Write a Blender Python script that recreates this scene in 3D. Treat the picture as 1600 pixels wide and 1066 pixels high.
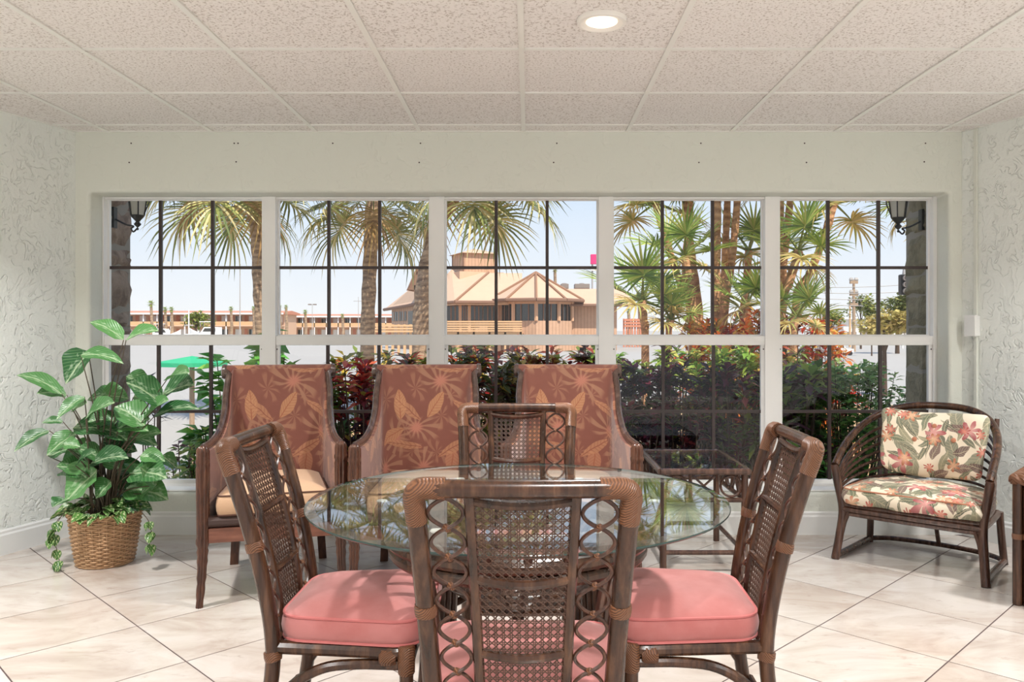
import bpy, math, random
from mathutils import Vector, Matrix, Euler
R = math.radians
PI = math.pi
rnd = random.Random(7)
for o in list(bpy.data.objects): bpy.data.objects.remove(o)
scene = bpy.context.scene
COL = scene.collection

# ------------------------------------------------------------------ camera
FPX, VX, VY, EYE = 1250.0, 826.0, 515.0, 1.205     # focal length in pixels, vanishing point, eye height
def P(px, py, Y): return Vector(((px-VX)/FPX*Y, Y, EYE-(py-VY)/FPX*Y))
cam = bpy.data.objects.new('camera', bpy.data.cameras.new('camera')); COL.objects.link(cam)
cam.location = (0, 0, EYE); cam.rotation_euler = (R(90), 0, 0)
cam.data.sensor_width = 36; cam.data.lens = FPX/1600*36
cam.data.shift_x = -(VX-800)/1600; cam.data.shift_y = -(533-VY)/1600
cam.data.clip_start = .05; cam.data.clip_end = 2000
scene.camera = cam

# ------------------------------------------------------------------ sky, sun, exposure
scene.view_settings.view_transform = 'Standard'; scene.view_settings.look = 'None'
scene.view_settings.exposure = 0.30; scene.view_settings.gamma = 1
scene.view_settings.use_curve_mapping = False
world = bpy.data.worlds.new('sky'); scene.world = world; world.use_nodes = True
wn = world.node_tree; wn.nodes.clear()
wo = wn.nodes.new('ShaderNodeOutputWorld'); wb = wn.nodes.new('ShaderNodeBackground')
tc = wn.nodes.new('ShaderNodeTexCoord'); sx = wn.nodes.new('ShaderNodeSeparateXYZ'); cr = wn.nodes.new('ShaderNodeValToRGB')
wn.links.new(tc.outputs['Generated'], sx.inputs[0]); wn.links.new(sx.outputs['Z'], cr.inputs[0])
wn.links.new(cr.outputs[0], wb.inputs[0]); wn.links.new(wb.outputs[0], wo.inputs[0])
cr.color_ramp.elements[0].position = 0; cr.color_ramp.elements[0].color = (.86, .86, .87, 1)
cr.color_ramp.elements[1].position = 1; cr.color_ramp.elements[1].color = (.30, .47, .82, 1)
e = cr.color_ramp.elements.new(.17); e.color = (.62, .73, .88, 1)
wb.inputs['Strength'].default_value = .95
sun = bpy.data.objects.new('sun', bpy.data.lights.new('sun', 'SUN')); COL.objects.link(sun)
sun.data.energy = 4.6; sun.data.angle = R(.6); sun.data.color = (1, .90, .76)
sun.rotation_euler = Vector((-.42, .72, -1.15)).to_track_quat('-Z', 'Y').to_euler()
LAMP_W = 27.0        # watts of each recessed ceiling lamp

# ------------------------------------------------------------------ mesh helpers
def lin(c): c /= 255; return c/12.92 if c <= .04045 else ((c+.055)/1.055)**2.4
def C(r, g, b): return (lin(r), lin(g), lin(b), 1)
class MB:
    """collects geometry and links it as ONE mesh object"""
    def __init__(s): s.v = []; s.f = []; s.uv = None; s.col = None; s.smooth = True
    def add(s, vs, fs):
        n = len(s.v); s.v += [tuple(q) for q in vs]; s.f += [tuple(i+n for i in f) for f in fs]; return s
    def box(s, x0, x1, y0, y1, z0, z1, M=None):
        vs = [Vector((x, y, z)) for x in (x0, x1) for y in (y0, y1) for z in (z0, z1)]
        if M: vs = [M @ q for q in vs]
        return s.add(vs, [(0,1,3,2), (4,6,7,5), (0,4,5,1), (2,3,7,6), (0,2,6,4), (1,5,7,3)])
    def bbox(s, x0, x1, y0, y1, z0, z1, b=.004):      # chamfered box
        vs = []; 
        for x, sx in ((x0,1),(x1,-1)):
            for y, sy in ((y0,1),(y1,-1)):
                for z, sz in ((z0,1),(z1,-1)):
                    vs += [(x, y+sy*b, z+sz*b), (x+sx*b, y, z+sz*b), (x+sx*b, y+sy*b, z)]
        I = lambda i, j, k, a: ((i*2+j)*2+k)*3+a
        fs = [(I(0,0,0,0),I(0,0,1,0),I(0,1,1,0),I(0,1,0,0)), (I(1,0,0,0),I(1,1,0,0),I(1,1,1,0),I(1,0,1,0)),
              (I(0,0,0,1),I(1,0,0,1),I(1,0,1,1),I(0,0,1,1)), (I(0,1,0,1),I(0,1,1,1),I(1,1,1,1),I(1,1,0,1)),
              (I(0,0,0,2),I(0,1,0,2),I(1,1,0,2),I(1,0,0,2)), (I(0,0,1,2),I(1,0,1,2),I(1,1,1,2),I(0,1,1,2))]
        for j in (0,1):
            for k in (0,1):
                fs.append((I(0,j,k,1),I(0,j,k,2),I(1,j,k,2),I(1,j,k,1)))
                fs.append((I(j,0,k,0),I(j,0,k,2),I(j,1,k,2),I(j,1,k,0)))
                fs.append((I(j,k,0,0),I(j,k,0,1),I(j,k,1,1),I(j,k,1,0)))
        for i in (0,1):
            for j in (0,1):
                for k in (0,1): fs.append((I(i,j,k,0),I(i,j,k,1),I(i,j,k,2)))
        return s.add(vs, fs)
    def tube(s, pts, r, n=8, closed=False, cap=True, flat=1.0):
        pts = [Vector(p) for p in pts]; m = len(pts)
        rs = list(r) if hasattr(r, '__len__') else [r]*m
        T = []
        for i in range(m):
            if closed: d = pts[(i+1) % m]-pts[i-1]
            else: d = pts[min(i+1, m-1)]-pts[max(i-1, 0)]
            T.append(d.normalized() if d.length > 1e-9 else Vector((0,0,1)))
        a = Vector((0,0,1)) if abs(T[0].z) < .9 else Vector((0,1,0))
        N = (a-T[0]*a.dot(T[0])).normalized(); vs = []
        for i in range(m):
            N = N-T[i]*N.dot(T[i])
            N = N.normalized() if N.length > 1e-6 else T[i].orthogonal().normalized()
            B = T[i].cross(N)
            for k in range(n):
                t = 2*PI*k/n; vs.append(pts[i]+N*(math.cos(t)*rs[i])+B*(math.sin(t)*rs[i]*flat))
        fs = []
        for i in range(m if closed else m-1):
            j = (i+1) % m
            for k in range(n): fs.append((i*n+k, i*n+(k+1) % n, j*n+(k+1) % n, j*n+k))
        if cap and not closed: fs += [tuple(range(n-1, -1, -1)), tuple((m-1)*n+k for k in range(n))]
        return s.add(vs, fs)
    def lathe(s, prof, n=24, c=(0,0,0), flutes=0, fd=0):
        vs = []; fs = []; m = len(prof)
        for r, z in prof:
            for k in range(n):
                t = 2*PI*k/n; q = r*(1-(fd if flutes else 0)*(.5+.5*math.cos(flutes*t)))
                vs.append((c[0]+q*math.cos(t), c[1]+q*math.sin(t), c[2]+z))
        for i in range(m-1):
            for k in range(n): fs.append((i*n+k, i*n+(k+1) % n, (i+1)*n+(k+1) % n, (i+1)*n+k))
        fs += [tuple(range(n-1, -1, -1)), tuple((m-1)*n+k for k in range(n))]
        return s.add(vs, fs)
    def prism(s, poly, d):                # polygon (3-D points) extruded by vector d
        n = len(poly); d = Vector(d); vs = [Vector(p) for p in poly]; vs += [p+d for p in vs]
        return s.add(vs, [tuple(range(n-1, -1, -1)), tuple(range(n, 2*n))]+[(k, (k+1) % n, n+(k+1) % n, n+k) for k in range(n)])
    def poly(s, *pts): return s.add(pts, [tuple(range(len(pts)))])
    def mesh(s, name, mat, smooth=None, ang=35):
        me = bpy.data.meshes.new(name); me.from_pydata(s.v, [], s.f)
        if s.uv:
            L = me.uv_layers.new(name='UVMap'); buf = [0]*len(me.loops)*2
            for l in me.loops: buf[l.index*2:l.index*2+2] = s.uv[l.vertex_index]
            L.data.foreach_set('uv', buf)
        if s.col:
            A = me.attributes.new('Col', 'FLOAT_COLOR', 'FACE'); A.data.foreach_set('color', [x for c in s.col for x in c])
        if smooth is None: smooth = s.smooth
        me.polygons.foreach_set('use_smooth', [bool(smooth)]*len(me.polygons)); me.update()
        if smooth and ang: me.set_sharp_from_angle(angle=R(ang))
        if mat: me.materials.append(mat)
        return me
    def build(s, name, mat, parent=None, loc=None, rot=None, smooth=None, ang=35):
        o = bpy.data.objects.new(name, s.mesh(name, mat, smooth, ang)); COL.objects.link(o); o.parent = parent
        if loc is not None: o.location = loc
        if rot is not None: o.rotation_euler = rot
        return o
def inst(name, me, parent=None, loc=(0,0,0), rot=None, scale=None):
    o = bpy.data.objects.new(name, me); COL.objects.link(o); o.parent = parent; o.location = loc
    if rot is not None: o.rotation_euler = rot
    if scale is not None: o.scale = (scale,)*3 if not hasattr(scale, '__len__') else scale
    return o
def tag(o, label=None, cat=None, group=None, kind=None):
    for k, v in (('label', label), ('category', cat), ('group', group), ('kind', kind)):
        if v: o[k] = v
    return o
def thing(name, label, cat, loc=(0,0,0), rz=0, group=None):
    o = bpy.data.objects.new(name, None); COL.objects.link(o); o.location = loc; o.rotation_euler = (0,0,rz); o.empty_display_size = .1
    return tag(o, label, cat, group)
def struct(o): o['kind'] = 'structure'; return o
def copy_tree(o, parent=None):
    c = o.copy(); COL.objects.link(c); c.parent = parent
    for ch in o.children: copy_tree(ch, c)
    return c
def lerp(a, b, t): return a+(b-a)*t
def curve(pts, n=8):                       # Catmull-Rom through points
    pts = [Vector(p) for p in pts]; q = [pts[0]*2-pts[1]]+pts+[pts[-1]*2-pts[-2]]; out = []
    for i in range(1, len(q)-2):
        for k in range(n):
            t = k/n; a, b, c, d = q[i-1:i+3]
            out.append(.5*((2*b)+(c-a)*t+(2*a-5*b+4*c-d)*t*t+(3*b-a-3*c+d)*t*t*t))
    return out+[pts[-1]]
def ring(cx, cy, cz, r, n=32): return [(cx+r*math.cos(2*PI*k/n), cy+r*math.sin(2*PI*k/n), cz) for k in range(n)]

# ------------------------------------------------------------------ materials
class NT:
    def __init__(s, name):
        s.m = bpy.data.materials.new(name); s.m.use_nodes = True; s.t = s.m.node_tree; s.t.nodes.clear()
        s.out = s.n('ShaderNodeOutputMaterial')
    def n(s, typ, **kw):
        q = s.t.nodes.new(typ)
        for k, v in kw.items(): setattr(q, k, v)
        return q
    def l(s, a, b): s.t.links.new(a, b)
    def put(s, sock, v):
        if isinstance(v, bpy.types.NodeSocket): s.l(v, sock)
        elif v is not None: sock.default_value = v
    def math(s, op, a, b=None, c=None, clamp=False):
        q = s.n('ShaderNodeMath', operation=op, use_clamp=clamp)
        for i, v in enumerate((a, b, c)): s.put(q.inputs[i], v)
        return q.outputs[0]
    def mix(s, f, a, b, mode='MIX'):
        q = s.n('ShaderNodeMix', data_type='RGBA', blend_type=mode); s.put(q.inputs[0], f); s.put(q.inputs[6], a); s.put(q.inputs[7], b); return q.outputs[2]
    def step(s, v, a, b):
        q = s.n('ShaderNodeMapRange', interpolation_type='SMOOTHSTEP'); s.put(q.inputs[0], v); q.inputs[1].default_value = a; q.inputs[2].default_value = b; return q.outputs[0]
    def coord(s, which='Object', scale=(1,1,1), rot=(0,0,0), rand=False):
        q = s.n('ShaderNodeTexCoord'); m = s.n('ShaderNodeMapping'); s.l(q.outputs[which], m.inputs[0])
        m.inputs['Scale'].default_value = scale; m.inputs['Rotation'].default_value = rot
        if rand:
            oi = s.n('ShaderNodeObjectInfo'); mu = s.n('ShaderNodeVectorMath', operation='SCALE'); mu.inputs[0].default_value = (37, 19, 11)
            s.l(oi.outputs['Random'], mu.inputs['Scale']); s.l(mu.outputs[0], m.inputs['Location'])
        return m.outputs[0]
    def noise(s, vec, scale, detail=4, rough=.55, dist=0, out=0):
        q = s.n('ShaderNodeTexNoise'); s.l(vec, q.inputs['Vector']); q.inputs['Scale'].default_value = scale
        q.inputs['Detail'].default_value = detail; q.inputs['Roughness'].default_value = rough; q.inputs['Distortion'].default_value = dist
        return q.outputs[out]
    def ramp(s, v, *stops):
        q = s.n('ShaderNodeValToRGB'); s.l(v, q.inputs[0]); el = q.color_ramp.elements
        while len(el) < len(stops): el.new(.5)
        for e_, (p, c) in zip(el, stops): e_.position = p; e_.color = c if len(c) == 4 else (*c, 1)
        return q.outputs[0]
    def bump(s, h, strength=.3, dist=.01):
        q = s.n('ShaderNodeBump'); s.put(q.inputs['Height'], h); q.inputs['Strength'].default_value = strength; q.inputs['Distance'].default_value = dist; return q.outputs[0]
    def pbr(s, col, rough=.5, normal=None, metal=0, spec=.5, sheen=0, coat=0, trans=0, emit=None, es=0, sss=0):
        q = s.n('ShaderNodeBsdfPrincipled'); s.put(q.inputs['Base Color'], col); s.put(q.inputs['Roughness'], rough)
        q.inputs['Metallic'].default_value = metal; q.inputs['Specular IOR Level'].default_value = spec
        q.inputs['Sheen Weight'].default_value = sheen; q.inputs['Coat Weight'].default_value = coat
        if normal: s.l(normal, q.inputs['Normal'])
        if emit: s.put(q.inputs['Emission Color'], emit); q.inputs['Emission Strength'].default_value = es
        sh = q.outputs[0]
        if trans:       # thin leaf: some light comes through
            t = s.n('ShaderNodeBsdfTranslucent'); s.put(t.inputs[0], col); mx = s.n('ShaderNodeMixShader'); mx.inputs[0].default_value = trans
            s.l(sh, mx.inputs[1]); s.l(t.outputs[0], mx.inputs[2]); sh = mx.outputs[0]
        s.l(sh, s.out.inputs[0]); return s.m
def plain(name, col, rough=.5, metal=0, spec=.5, var=.12, scale=6, bump=0):
    k = NT(name); v = k.coord('Object'); n = k.noise(v, scale, 5)
    c = k.mix(k.math('MULTIPLY', n, var*2), col, tuple(x*.55 for x in col[:3])+(1,))
    return k.pbr(c, rough, k.bump(n, bump, .01) if bump else None, metal, spec)
def foliage_mat(name, rough=.45, trans=.3, spec=.28):
    k = NT(name); a = k.n('ShaderNodeAttribute', attribute_name='Col'); v = k.coord('Object'); n = k.noise(v, 30, 2)
    c = k.mix(k.math('MULTIPLY', n, .35), a.outputs['Color'], (0.02, .02, .01, 1))
    return k.pbr(c, rough, None, 0, spec, trans=trans)
M = {}
def stucco(name, big, strength, col):
    k = NT(name); v = k.coord('Object'); w = k.noise(v, 3.2, 3, .6, 0, 1)
    vv = k.n('ShaderNodeVectorMath', operation='MULTIPLY_ADD'); k.l(w, vv.inputs[0]); vv.inputs[1].default_value = (.35,)*3; k.l(v, vv.inputs[2])
    st = k.n('ShaderNodeMapping'); k.l(vv.outputs[0], st.inputs[0]); st.inputs['Scale'].default_value = (1, 1, .55)
    a = k.noise(st.outputs[0], big, 2, .5, 1.2); rid = k.math('ABSOLUTE', k.math('SUBTRACT', a, .5)); rid = k.step(rid, 0, .035)
    gate = k.step(k.noise(v, big*1.3, 2), .40, .55); rid = k.math('MAXIMUM', rid, k.math('SUBTRACT', 1, gate))
    fine = k.noise(v, 60, 4, .6); h = k.math('ADD', k.math('MULTIPLY', rid, .8), k.math('MULTIPLY', fine, .35)); h = k.math('ADD', h, k.math('MULTIPLY', a, .9))
    return k.pbr(col, .62, k.bump(h, strength, .012), 0, .35)
WALLC = (.83, .865, .825, 1)  # side walls coloured lighter than the window wall, standing in for stronger light
M['stucco'] = stucco('stucco_side_wall', 13, .6, WALLC)
M['stucco_flat'] = stucco('stucco_window_wall', 9, .22, (.73, .755, .685, 1))
def ceil_mat():
    k = NT('acoustic_tile'); v = k.coord('Object', rand=True); n = k.noise(v, 95, 3, .6); p = k.step(n, .36, .47)
    b = k.noise(v, 2, 2); base = k.mix(b, (.82, .79, .765, 1), (.86, .835, .81, 1))
    c = k.mix(p, (.56, .51, .47, 1), base)
    return k.pbr(c, .9, k.bump(k.math('ADD', k.math('MULTIPLY', p, .7), n), .55, .004), 0, .1)
M['ceiling_tile'] = ceil_mat()
M['tbar'] = plain('tbar_white', (.84, .84, .80, 1), .35, var=.05)
M['white'] = plain('white_paint', (.84, .85, .83, 1), .35, var=.06)
M['alu'] = plain('white_aluminium', (.89, .89, .875, 1), .35, var=.04, scale=3)
M['bronze'] = plain('bronze_muntin', C(64, 52, 50), .4, var=.15)
def floor_mat():
    k = NT('stone_look_tile'); v = k.coord('Object', rand=True); st = k.n('ShaderNodeMapping'); k.l(v, st.inputs[0]); st.inputs['Scale'].default_value = (1.0, 2.2, 1); st.inputs['Rotation'].default_value = (0, 0, R(-45))
    n1 = k.noise(st.outputs[0], 2.2, 6, .62, .8); n2 = k.noise(st.outputs[0], 9, 6, .68, .5); n3 = k.noise(v, 1.1, 2)
    c = k.ramp(n1, (.28, C(176, 162, 150)), (.47, C(198, 188, 179)), (.62, C(208, 201, 194)))
    c = k.mix(k.math('MULTIPLY', k.step(n2, .56, .76), .42), c, C(140, 118, 102))
    c = k.mix(k.math('MULTIPLY', k.step(n3, .5, .75), .4), c, C(178, 158, 140))
    rg = k.math('ADD', k.math('MULTIPLY', n2, .12), .10)
    return k.pbr(c, rg, k.bump(n2, .04, .002), 0, .9)
M['floor_tile'] = floor_mat()
M['grout'] = plain('dark_grout', C(84, 66, 66), .8)
def wood(name, a, b, c, rough=.27, sc=(14, 14, 1.4), spec=.5):
    k = NT(name); v = k.coord('Object', scale=sc); n = k.noise(v, 3.0, 6, .6, .3); v2 = k.coord('Object'); g = k.noise(v2, 9, 3)
    col = k.ramp(n, (.28, a), (.50, b), (.72, c)); col = k.mix(k.math('MULTIPLY', g, .5), col, a)
    return k.pbr(col, rough, k.bump(n, .12, .003), 0, spec)
M['rattan'] = wood('brown_rattan_pole', C(36, 22, 14), C(72, 45, 30), C(114, 78, 54))
M['rattan_dark'] = wood('dark_rattan_pole', C(44, 30, 26), C(84, 58, 46), C(124, 92, 76))
M['rattan_slim'] = wood('slim_rattan_cane', C(42, 26, 19), C(76, 48, 36), C(110, 74, 56), .35, (30, 30, 30))
k = NT('rattan_binding'); v = k.coord('Object'); w = k.n('ShaderNodeTexWave', bands_direction='DIAGONAL'); k.l(v, w.inputs['Vector']); w.inputs['Scale'].default_value = 95; w.inputs['Distortion'].default_value = 1.5
M['binding'] = k.pbr(k.mix(w.outputs[1], C(82, 51, 34), C(132, 87, 57)), .4, k.bump(w.outputs[1], .5, .003))
k = NT('woven_cane'); v = k.coord('Object'); n = k.noise(v, 60, 3)
M['cane'] = k.pbr(k.mix(n, C(52, 34, 26), C(100, 70, 54)), .4)
M['carved'] = wood('carved_mahogany', C(44, 25, 18), C(88, 54, 39), C(126, 84, 62), .28, (10, 10, 3))
M['trimwood'] = wood('polished_chair_frame', C(50, 36, 32), C(86, 66, 58), C(120, 98, 88), .22, (8, 8, 3), .7)
M['apron'] = wood('rust_stained_apron', C(94, 56, 42), C(128, 80, 62), C(150, 102, 82), .4, (2, 14, 14))
M['darkband'] = plain('dark_brown_leather_band', C(64, 44, 38), .45)
k = NT('pink_upholstery'); v = k.coord('Object'); n = k.noise(v, 7, 4); f = k.noise(v, 260, 2)
c = k.mix(k.step(n, .35, .7), C(176, 102, 98), C(188, 120, 117)); M['pink'] = k.pbr(c, .78, k.bump(f, .12, .002), 0, .3, sheen=.35)
M['pink_piping'] = plain('pink_piping', C(196, 112, 110), .6, var=.05)
k = NT('tan_linen'); v = k.coord('Object', scale=(90, 90, 600)); f = k.noise(v, 2, 3)
M['tan'] = k.pbr(k.mix(f, C(188, 150, 118), C(216, 182, 150)), .8, k.bump(f, .1, .002), 0, .25, sheen=.2)
M['piping_dark'] = plain('brown_piping', C(88, 56, 42), .6)
# printed motifs -------------------------------------------------------------
def cell(k, vec, scale, off):
    mp = k.n('ShaderNodeMapping'); k.l(vec, mp.inputs[0]); mp.inputs['Location'].default_value = (off, off*1.7, 0)
    vo = k.n('ShaderNodeTexVoronoi', voronoi_dimensions='2D'); k.l(mp.outputs[0], vo.inputs['Vector']); vo.inputs['Scale'].default_value = scale; vo.inputs['Randomness'].default_value = .8
    d = k.n('ShaderNodeVectorMath', operation='SUBTRACT'); k.l(mp.outputs[0], d.inputs[0]); k.l(vo.outputs['Position'], d.inputs[1])
    sc = k.n('ShaderNodeSeparateColor'); k.l(vo.outputs['Color'], sc.inputs[0])
    rot = k.n('ShaderNodeVectorRotate', rotation_type='Z_AXIS'); k.l(d.outputs[0], rot.inputs['Vector']); k.l(k.math('MULTIPLY', sc.outputs[0], 6.283), rot.inputs['Angle'])
    sp = k.n('ShaderNodeSeparateXYZ'); k.l(rot.outputs[0], sp.inputs[0])
    return sp.outputs[0], sp.outputs[1], sc.outputs[1], sc.outputs[2]
def leaf_motif(k, vec, scale, L, W, off):
    x, y, r1, r2 = cell(k, vec, scale, off); u = k.math('DIVIDE', x, L); ay = k.math('ABSOLUTE', y)
    w = k.math('MULTIPLY', k.math('SUBTRACT', 1, k.math('MULTIPLY', u, u)), W)
    m = k.step(k.math('SUBTRACT', w, ay), 0, .0025)
    rib = k.math('SINE', k.math('MULTIPLY', k.math('SUBTRACT', x, k.math('MULTIPLY', ay, .9)), 420/ (L*14)))
    vein = k.math('MAXIMUM', k.step(ay, .0028, .0010), k.math('MULTIPLY', k.step(rib, .55, .95), .55))
    return m, vein, r1, r2
def fan_motif(k, vec, scale, Rr, n, off):
    x, y, r1, r2 = cell(k, vec, scale, off); th = k.math('ARCTAN2', y, x); r = k.math('SQRT', k.math('ADD', k.math('MULTIPLY', x, x), k.math('MULTIPLY', y, y)))
    s_ = k.math('SINE', k.math('ADD', k.math('MULTIPLY', th, n), k.math('MULTIPLY', r, 22)))
    edge = k.math('MULTIPLY', k.math('ADD', .72, k.math('MULTIPLY', k.math('SINE', k.math('MULTIPLY', th, 2)), .28)), Rr)
    return k.math('MULTIPLY', k.step(s_, -.1, .45), k.step(k.math('SUBTRACT', edge, r), 0, Rr*.25)), r1, k.step(r, Rr*.28, Rr*.08)
def flower_motif(k, vec, scale, Rr, off, pet=2.5):
    x, y, r1, r2 = cell(k, vec, scale, off); th = k.math('ARCTAN2', y, x); r = k.math('SQRT', k.math('ADD', k.math('MULTIPLY', x, x), k.math('MULTIPLY', y, y)))
    e_ = k.math('MULTIPLY', k.math('ADD', .16, k.math('MULTIPLY', k.math('ABSOLUTE', k.math('COSINE', k.math('MULTIPLY', th, pet))), .84)), Rr)
    return k.step(k.math('SUBTRACT', e_, r), 0, .003), k.step(r, Rr*.9, Rr*.1), r1
def wobble(k, vec, amt, sc):
    n = k.noise(vec, sc, 2, .5, 0, 1); q = k.n('ShaderNodeVectorMath', operation='MULTIPLY_ADD'); k.l(n, q.inputs[0]); q.inputs[1].default_value = (amt, amt, 0); k.l(vec, q.inputs[2]); return q.outputs[0]
k = NT('rust_tropical_jacquard'); v0 = k.coord('UV'); v = wobble(k, v0, .05, 6)
base = k.mix(k.noise(v, 9, 3), C(108, 64, 52), C(132, 83, 70))
m, r1, ctr = fan_motif(k, v, 3.7, .15, 12, 3.1); c = k.mix(k.math('MULTIPLY', m, .55), base, C(170, 130, 102)); c = k.mix(k.math('MULTIPLY', ctr, .6), c, C(196, 128, 108))
m, r1, ctr = fan_motif(k, v, 5.4, .085, 8, 9.4); c = k.mix(k.math('MULTIPLY', m, .5), c, C(160, 116, 90))
m, ve, r1, r2 = leaf_motif(k, v, 6.0, .078, .034, 1.3); lc = k.mix(r2, C(186, 138, 98), C(168, 116, 90)); c = k.mix(k.math('MULTIPLY', k.math('MULTIPLY', m, k.step(r1, .35, .36)), .85), c, k.mix(ve, lc, C(150, 88, 62)))
m, ve, r1, r2 = leaf_motif(k, v, 5.1, .10, .022, 5.9); c = k.mix(k.math('MULTIPLY', k.math('MULTIPLY', m, k.step(r1, .4, .41)), .65), c, k.mix(ve, C(184, 134, 98), C(136, 80, 60)))
f = k.noise(k.coord('UV', scale=(1, 6, 1)), 160, 2)
M['jacquard'] = k.pbr(k.mix(k.math('MULTIPLY', f, .25), c, C(120, 66, 52)), .75, k.bump(f, .15, .002), 0, .3, sheen=.3)
k = NT('cream_floral_print'); v0 = k.coord('UV'); v = wobble(k, v0, .045, 11)
c = k.mix(k.noise(v, 4, 2), C(232, 216, 190), C(240, 229, 208))
for sc, L, W, off, th, ca, cb in ((6.6, .085, .034, 2.2, .05, C(142, 142, 118), C(104, 108, 90)), (8, .066, .020, 7.7, .1, C(156, 152, 124), C(104, 110, 88)), (8.2, .062, .024, 4.1, .45, C(122, 96, 92), C(90, 66, 66)), (10, .050, .016, 12.3, .2, C(110, 122, 98), C(78, 86, 70)), (8.5, .075, .008, 15.3, .1, C(84, 92, 80), C(60, 68, 60))):
    m, ve, r1, r2 = leaf_motif(k, v, sc, L, W, off); c = k.mix(k.math('MULTIPLY', k.math('MULTIPLY', m, k.step(r1, th, th+.01)), .88), c, k.mix(k.math('MULTIPLY', ve, .7), k.mix(r2, ca, cb), C(196, 184, 152)))
for sc, Rr, off, th, ca, cb in ((6.5, .052, 21.2, .62, C(172, 88, 94), C(222, 160, 154)), (8.5, .034, 33.4, .6, C(192, 118, 88), C(230, 186, 150)), (10, .026, 41.4, .5, C(176, 76, 66), C(226, 150, 130))):
    m, ctr, r1 = flower_motif(k, v, sc, Rr*1.15, off, 3.0 if Rr > .03 else 4.0); c = k.mix(k.math('MULTIPLY', k.math('MULTIPLY', m, k.step(r1, th, th+.01)), .92), c, k.mix(ctr, ca, cb))
f = k.noise(v0, 300, 2); M['floral'] = k.pbr(c, .8, k.bump(f, .08, .002), 0, .3, sheen=.15)
# glass: clear, reflecting by the Fresnel law
def glass(name, tint, f0=.04, gl=(1,1,1,1), rough=0):
    k = NT(name); g = k.n('ShaderNodeNewGeometry'); d = k.n('ShaderNodeVectorMath', operation='DOT_PRODUCT'); k.l(g.outputs['Incoming'], d.inputs[0]); k.l(g.outputs['Normal'], d.inputs[1])
    c = k.math('SUBTRACT', 1, k.math('ABSOLUTE', d.outputs['Value']), clamp=True); F = k.math('ADD', k.math('MULTIPLY', k.math('POWER', c, 5), 1-f0), f0)
    t = k.n('ShaderNodeBsdfTransparent'); t.inputs[0].default_value = tint; q = k.n('ShaderNodeBsdfAnisotropic'); q.inputs['Color'].default_value = gl; q.inputs['Roughness'].default_value = rough
    mx = k.n('ShaderNodeMixShader'); k.l(F, mx.inputs[0]); k.l(t.outputs[0], mx.inputs[1]); k.l(q.outputs[0], mx.inputs[2]); k.l(mx.outputs[0], k.out.inputs[0]); return k.m
M['pane'] = glass('window_glass', (.97, .985, .98, 1), .03)
M['tableglass'] = glass('clear_table_glass', (.965, .985, .975, 1), .065)
k = NT('green_glass_edge'); M['glassedge'] = k.pbr(C(48, 70, 67), .15, None, 0, .5)
# ------------------------------------------------------------------ the room
CH, WY, WINY = 2.365, 4.706, 4.88
OUT = [(-2.666, WY), (-3.57, 2.0), (-3.57, -2.4), (3.775, -2.4), (3.775, 2.0), (2.549, WY)]   # counter-clockwise
def clip(poly, outline):
    for i in range(len(outline)):
        a, b = outline[i], outline[(i+1) % len(outline)]; res = []
        side = lambda p: (b[0]-a[0])*(p[1]-a[1])-(b[1]-a[1])*(p[0]-a[0])
        for j in range(len(poly)):
            p, q = poly[j], poly[(j+1) % len(poly)]; sp, sq = side(p), side(q)
            if sp >= 0: res.append(p)
            if (sp >= 0) != (sq >= 0): t = sp/(sp-sq); res.append((p[0]+(q[0]-p[0])*t, p[1]+(q[1]-p[1])*t))
        poly = res
        if len(poly) < 3: return []
    return poly
def area(p): return abs(sum(p[i][0]*p[(i+1) % len(p)][1]-p[(i+1) % len(p)][0]*p[i][1] for i in range(len(p))))/2
m = MB(); m.prism([(x, y, -.15) for x, y in OUT], (0, 0, .1485)); floor = struct(m.build('floor', M['grout'], smooth=False))
S = .489; G = .0055; u = Vector((.7071, .7071, 0)); w = Vector((.7071, -.7071, 0)); O0 = Vector((-1.589, 3.249, 0))
h = S/2-G/2
def tile_mesh(poly, z0, z1, mat, name, bev=0, down=False):
    mb = MB(); n = len(poly)
    if not bev: return mb.prism([(x, y, z0) for x, y in poly], (0, 0, z1-z0)).mesh(name, mat, False)
    cx = sum(p[0] for p in poly)/n; cy = sum(p[1] for p in poly)/n
    ins = [(p[0]+(cx-p[0])*bev/.25, p[1]+(cy-p[1])*bev/.25) for p in poly]
    zb, zt = (z1, z0) if down else (z0, z1)
    zm = zt-bev if not down else zt+bev
    mb.add([(x, y, zb) for x, y in poly]+[(x, y, zm) for x, y in poly]+[(x, y, zt) for x, y in ins],
           [tuple(range(n-1, -1, -1)) if not down else tuple(range(n)), tuple(range(2*n, 3*n)) if not down else tuple(range(3*n-1, 2*n-1, -1))] +
           [(a*n+i, a*n+(i+1) % n, (a+1)*n+(i+1) % n, (a+1)*n+i) if not down else (a*n+i, (a+1)*n+i, (a+1)*n+(i+1) % n, a*n+(i+1) % n) for a in (0, 1) for i in range(n)])
    return mb.mesh(name, mat, False)
sq = [(u*a+w*b)[:2] for a, b in ((-h, -h), (-h, h), (h, h), (h, -h))]
sq = sq if (sq[1][0]-sq[0][0])*(sq[2][1]-sq[1][1])-(sq[1][1]-sq[0][1])*(sq[2][0]-sq[1][0]) > 0 else sq[::-1]
TM = tile_mesh(sq, -.006, 0, M['floor_tile'], 'tile')
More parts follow.
